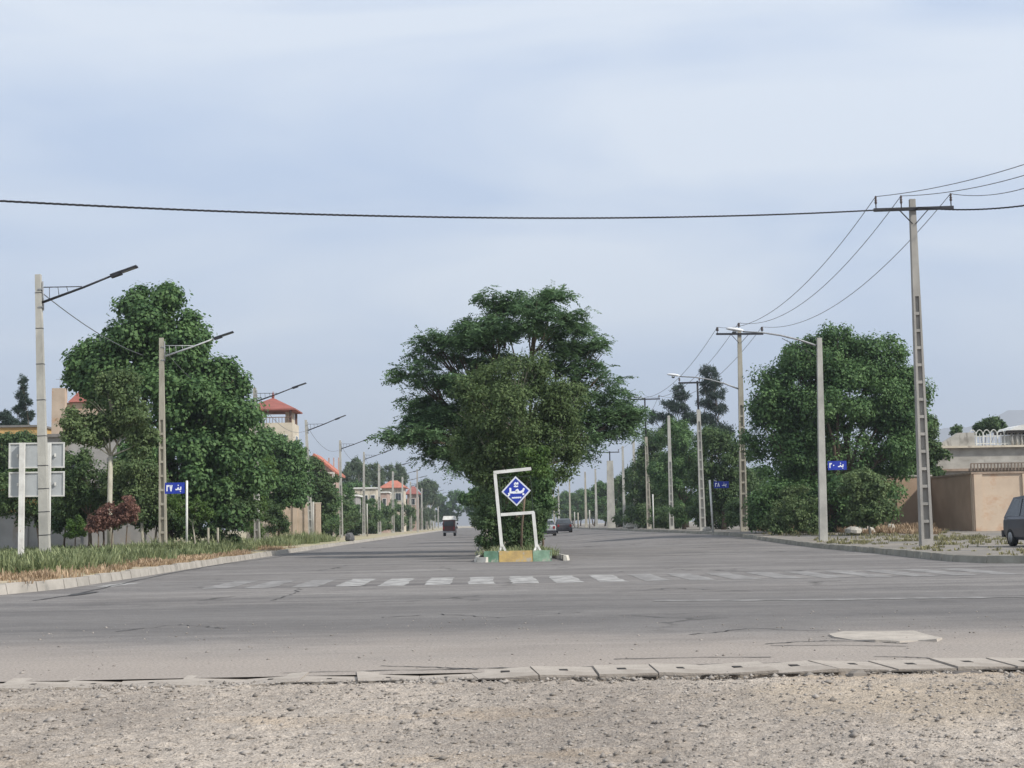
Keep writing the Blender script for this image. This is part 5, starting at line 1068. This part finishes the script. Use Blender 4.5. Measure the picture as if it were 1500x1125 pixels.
# balustrade kiosk with white domed cap at the frame edge
x2 = X_(1478, TY, 640) - xl; zb = tz1 - wz + .12; hk = Z_(1490, 630, TY) - tz1
mb = MB()
for k in range(12): mb.tube([(x2 + .15 + k * .28, -.1, zb), (x2 + .15 + k * .28, -.1, zb + hk - .3)], .06, 6)
mb.box((x2 + 1.8, .9, zb + hk / 2 - .2), (3.3, 1.6, hk - .4)); mb.build('balustrade', mat('baluster', (.60, .58, .53), (.45, .43, .39), 2, .8), r_)
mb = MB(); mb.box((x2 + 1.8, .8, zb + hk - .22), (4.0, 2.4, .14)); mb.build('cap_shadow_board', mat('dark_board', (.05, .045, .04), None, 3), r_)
mb = MB()
pts = [(x2 - .1, zb + hk - .148), (x2 + .2, zb + hk + .04), (x2 + .7, zb + hk + .17), (x2 + 1.8, zb + hk + .22), (x2 + 2.9, zb + hk + .17), (x2 + 3.5, zb + hk + .04), (x2 + 3.8, zb + hk - .148)]
vs = [(a, -.45, b_) for a, b_ in pts] + [(a, 2.0, b_) for a, b_ in pts]; n = len(pts); mb.add(vs, [tuple(range(n)), tuple(range(2 * n - 1, n - 1, -1))] + [(k, n + k, n + k + 1, k + 1) for k in range(n - 1)] + [(0, n - 1, 2 * n - 1, n)]); mb.build('domed_cap', WHITEP, r_)

# -- rocks and rubble by the right verge
LIME = mat('limestone', (.50, .48, .43), (.34, .32, .28), 3, .92, .3, 20)
for (x, y, Y, w_, h_, lb) in ((1250, 781, 73, .9, .42, 'pale boulder at the foot of the big right tree'), (1268, 779, 74, .8, .5, 'rounded pale boulder right of the first under the right tree'), (1306, 779, 76, .5, .45, 'small pale boulder beside the set back wall'),
                              (1036, 786, 92, .55, .45, 'white stone lying at the road edge near the brown power pole'), (927, 775, 146, 1.6, .7, 'sandy rubble heap beside the leaf wrapped pole')):
    X = X_(x, Y, y); rock('boulder' if 'boulder' in lb or 'stone' in lb else 'rubble_heap', (X, Y, (gz(X, Y) - .03) if x != 1036 else T(X, Y)), (w_, w_ * .8, h_), lb, 'boulder' if 'heap' not in lb else 'rubble', LIME, int(x))
for (x, Y, lb) in ((511, 118, 'dark grey rubbish heap on the left kerb beside the fifth lamp'),):
    X = -9.0; X = X_(512, 105, 790); rock('rubbish_heap', (X, 105, .12), (.62, .6, .62), lb, 'rubbish', mat('rubbish_grey', (.14, .14, .14), (.06, .06, .065), 6, .9), 77)

# ------------------------------------------------------------------ vehicles
def wheel(root, x, y, r, wd=.17, m=GREYM):
    mb = MB(); mb.lathe((x, y, r), [(r * .62, -wd / 2), (r * .95, -wd / 2), (r, -wd * .3), (r, wd * .3), (r * .95, wd / 2), (r * .62, wd / 2)], 20, 'X'); t_ = mb.build('wheel', RUBBER, root)
    mb = MB(); s_ = 1 if x > 0 else -1; mb.lathe((x + s_ * wd * .40, y, r), [(r * .60, -.02), (r * .60, .02), (r * .2, .03), (r * .15, .045)], 16, 'X'); mb.build('rim', m, t_)
def car(name, loc, rz, paint, label, L_=3.9, Wd=1.60, H=1.44, hatch=True, group=None):
    """front towards +y"""
    root = empty(name, loc, rz, label, 'car', group); hl = L_ / 2; hw = Wd / 2
    if hatch: st = [(-hl, .34, .72, .34), (-hl + .05, .26, .92, .60), (-hl + .5, .22, .96, .80), (-.3, .2, .96, 1), (.55, .2, .95, 1), (1.0, .2, .93, .97), (hl - .35, .24, .80, .93), (hl - .04, .30, .62, .86)]
    else: st = [(-hl, .34, .80, .86), (-hl + .08, .26, .93, .94), (-1.2, .2, .96, 1), (-.3, .2, .96, 1), (.55, .2, .95, 1), (1.0, .2, .93, .98), (hl - .35, .24, .80, .94), (hl - .04, .30, .62, .88)]
    if hatch: st[0] = (-hl, .34, .80, .88); st[1] = (-hl + .06, .26, .92, .95); st[2] = (-hl + .5, .22, .96, .99)
    V = []; n = 10
    for (y, zb_, zt_, k) in st:
        w_ = hw * k; V += [(-w_ * .9, y, zb_), (-w_ * .985, y, zb_ + .1), (-w_, y, (zb_ + zt_) / 2), (-w_ * .985, y, zt_ - .10), (-w_ * .92, y, zt_), (w_ * .92, y, zt_), (w_ * .985, y, zt_ - .10), (w_, y, (zb_ + zt_) / 2), (w_ * .985, y, zb_ + .1), (w_ * .9, y, zb_)]
    Fs = [(i * n + k, i * n + (k + 1) % n, (i + 1) * n + (k + 1) % n, (i + 1) * n + k) for i in range(len(st) - 1) for k in range(n)] + [tuple(range(n))[::-1], tuple((len(st) - 1) * n + k for k in range(n))]
    mb = MB(); mb.add(V, Fs)
    if hatch: rp_ = [(-hl + .06, .90), (-hl + .62, H - .05), (-.5, H), (.10, H - .02), (1.05, .92)]
    else: rp_ = [(-1.45, .92), (-.95, H - .06), (-.3, H), (.15, H - .02), (1.05, .92)]
    def gh_(y): return np.interp(y, [a for a, _ in rp_], [b_ for _, b_ in rp_])
    V = []
    for (y, z) in rp_: wtop = hw * (.92 - .17 * (z - .9) / (H - .9)); V += [(-hw * .93, y if z < 1 else y, .90), (-wtop, y, z), (wtop, y, z), (hw * .93, y, .90)]
    mb.add(V, [(i * 4 + k, i * 4 + k + 1, i * 4 + 5 + k, i * 4 + 4 + k) for i in range(len(rp_) - 1) for k in range(3)]); mb.build('body', paint, root)
    # side windows follow the tapering greenhouse
    def wside(s_, ya, yb, yc, yd):
        mb = MB(); zl, zh = .95, H - .10; f = lambda z: hw * (.93 - .175 * (z - .9) / (H - .9)) + .012
        vs = [(s_ * f(zl), ya, zl), (s_ * f(zl), yb, zl), (s_ * f(zh), yc, zh), (s_ * f(zh), yd, zh)]; vs += [(v[0] - s_ * .03, v[1], v[2]) for v in vs]
        mb.add(vs, [(0, 1, 2, 3), (7, 6, 5, 4)] + [(k, (k + 1) % 4, 4 + (k + 1) % 4, 4 + k) for k in range(4)]); mb.build('side_window', GLASS, root)
    ry = rp_[0][0]
    for s_ in (-1, 1):
        wside(s_, ry + .20, -.62, -.58, rp_[1][0] + .10); wside(s_, -.52, .10, .05, -.50); wside(s_, .18, .86, .28, .12)
        mb = MB(); mb.box((s_ * (hw + .08), .78, .98), (.17, .09, .12)); mb.build('mirror', DARKM, root)
        mb = MB(); mb.box((s_ * hw * .62, hl - .07, .60), (.30, .10, .14)); mb.build('headlight', mat('lamp_glass', (.6, .62, .64), (.5, .5, .52), 4, .2), root)
        mb = MB(); mb.box((s_ * hw * .74, -hl + .01, .76), (.16, .09, .22)); mb.build('tail_light', mat('tail_red', (.30, .02, .02), (.22, .015, .015), 4, .3), root)
        mb = MB(); mb.box((s_ * (hw * .985 + .008), .0, .86), (.012, .13, .03)); mb.build('door_handle', DARKM, root)
        wheel(root, s_ * (hw - .09), -hl + .66, .285); wheel(root, s_ * (hw - .09), hl - .72, .285)
    def wend(a, b_, nm):
        (ya, za_), (yb, zb_) = a, b_; mb = MB(); t0, t1 = .14, .90; q = []
        nrm = Vector((0, (zb_ - za_), -(yb - ya))).normalized() * (.012 if zb_ > za_ else .012)
        if nrm.z < 0: nrm = -nrm
        for t_, sw in ((t0, .86), (t1, .72)):
            for s_ in (-1, 1): q.append(Vector((s_ * hw * sw, ya + (yb - ya) * t_, za_ + (zb_ - za_) * t_)) + nrm)
        q = [q[0], q[1], q[3], q[2]]; mb.add(q + [v - nrm * 2 for v in q], [(0, 1, 2, 3), (7, 6, 5, 4)] + [(k, (k + 1) % 4, 4 + (k + 1) % 4, 4 + k) for k in range(4)]); mb.build(nm, GLASS, root)
    wend(rp_[0], rp_[1], 'rear_window'); wend(rp_[4], rp_[3], 'windscreen')
    mb = MB(); mb.box((0, hl - .02, .38), (Wd * .96, .16, .20)); mb.build('bumper', DARKM, root); mb = MB(); mb.box((0, -hl + .0, .40), (Wd * .96, .18, .22)); mb.build('bumper', DARKM, root)
    mb = MB(); mb.box((0, hl - .02, .61), (Wd * .34, .06, .12)); mb.build('grille', DARKM, root)
    return root
CY = 46.6; cxx = X_(1468, 48.6, 780) + .80
car('hatchback_car', (cxx + .05, CY, gz(18, CY) + .0), R(180 + 3), mat('navy_paint', (.030, .036, .055), (.024, .028, .045), 2, .28, spec=.6), 'dark navy hatchback parked on the verge at the right frame edge', H=1.60)
car('sedan_car', (X_(800, 130, 775), 130, T(5.2, 130)), R(0), mat('silver_paint', (.36, .37, .38), (.30, .31, .32), 2, .3, spec=.6), 'silver sedan on the right carriageway beside the median bushes', L_=4.2, hatch=False)
car('sedan_car', (X_(818, 150, 775) + .5, 150, T(7, 150)), R(0), mat('charcoal_paint', (.05, .05, .055), (.04, .04, .045), 2, .3, spec=.6), 'dark sedan just beyond the silver sedan on the right carriageway', L_=4.2, hatch=False)
# small cargo van seen from behind
VY = 163.; root = empty('cargo_van', (X_(659, VY, 784), VY, .0), R(-2), 'small maroon cargo van with white roof driving away on the left carriageway', 'van')
mb = MB(); MAR = mat('maroon_paint', (.085, .032, .032), (.06, .024, .024), 2, .4); w_ = .66
mb.add([(s_ * (w_ - (.05 if z > 1.2 else 0)), y, z) for y in (-1.7, 1.3) for s_, z in ((-1, .35), (1, .35), (1, 1.0), (1, 1.72), (-1, 1.72), (-1, 1.0))], [(0, 1, 2, 3, 4, 5), (11, 10, 9, 8, 7, 6)] + [(k, 6 + k, 6 + (k + 1) % 6, (k + 1) % 6) for k in range(6)]); mb.build('body', MAR, root)
mb = MB(); mb.taper(1.722, 2.14, (1.34, 3.1), (1.12, 2.8), (0, -.2), (0, -.2)); mb.build('roof', WHITEP, root)
mb = MB(); mb.box((0, -1.71, 1.32), (1.0, .03, .52)); mb.build('rear_window', GLASS, root)
mb = MB(); mb.box((w_ + .012, -.2, 1.3), (.03, 2.6, .6)); mb.build('side_panel', WHITEP, root)
mb = MB(); mb.box((0, -1.76, .44), (1.3, .12, .16)); mb.build('bumper', GREYM, root)
for s_ in (-1, 1):
    wheel(root, s_ * .55, -1.05, .3); wheel(root, s_ * .55, .9, .3); mb = MB(); mb.box((s_ * .55, -1.72, .85), (.12, .05, .26)); mb.build('tail_light', MT['tail_red'], root)
    mb = MB(); mb.box((s_ * (w_ + .12), 1.0, 1.3), (.14, .06, .2)); mb.build('mirror', DARKM, root)

# ------------------------------------------------------------------ far mountains
MTN = mat('mountain_rock', (.20, .19, .185), (.14, .135, .13), .002, .95)
mb = MB(); rr = random.Random(4); n = 60; V = []
for k in range(n + 1):
    x = -200 + k * 55; base = 30 + 232 * math.exp(-((x - 1400) / 560) ** 2); h_ = max(4, base + 14 * math.sin(k * .9) + 9 * math.sin(k * 2.3) + rr.uniform(-4, 4))
    V += [(x, 3200, -2), (x, 3500, h_ * .55 + rr.uniform(-6, 6)), (x, 3800, h_), (x, 4600, -2)]
mb.add(V, [(4 * k + j, 4 * k + 4 + j, 4 * k + 5 + j, 4 * k + 1 + j) for k in range(n) for j in range(3)], True); tag(mb.build('mountains', MTN), kind='structure')

# ------------------------------------------------------------------ haze
hz_m = bpy.data.materials.new('haze_air'); hz_m.use_nodes = True; t = hz_m.node_tree; t.nodes.clear()
oo = t.nodes.new('ShaderNodeOutputMaterial'); pv = t.nodes.new('ShaderNodeVolumePrincipled'); pv.inputs['Color'].default_value = (.80, .88, 1, 1); pv.inputs['Density'].default_value = .00030; pv.inputs['Anisotropy'].default_value = .2
t.links.new(pv.outputs[0], oo.inputs['Volume'])
mb = MB(); mb.add([(x, y, z) for z in (-8, 420) for x, y in ((-6200, -400), (6200, -400), (6200, 9200), (-6200, 9200))], BOXF)
HAZE = True
if HAZE: tag(mb.build('haze', hz_m), 'thin pale blue haze softening the far mountains', 'haze', kind='stuff')
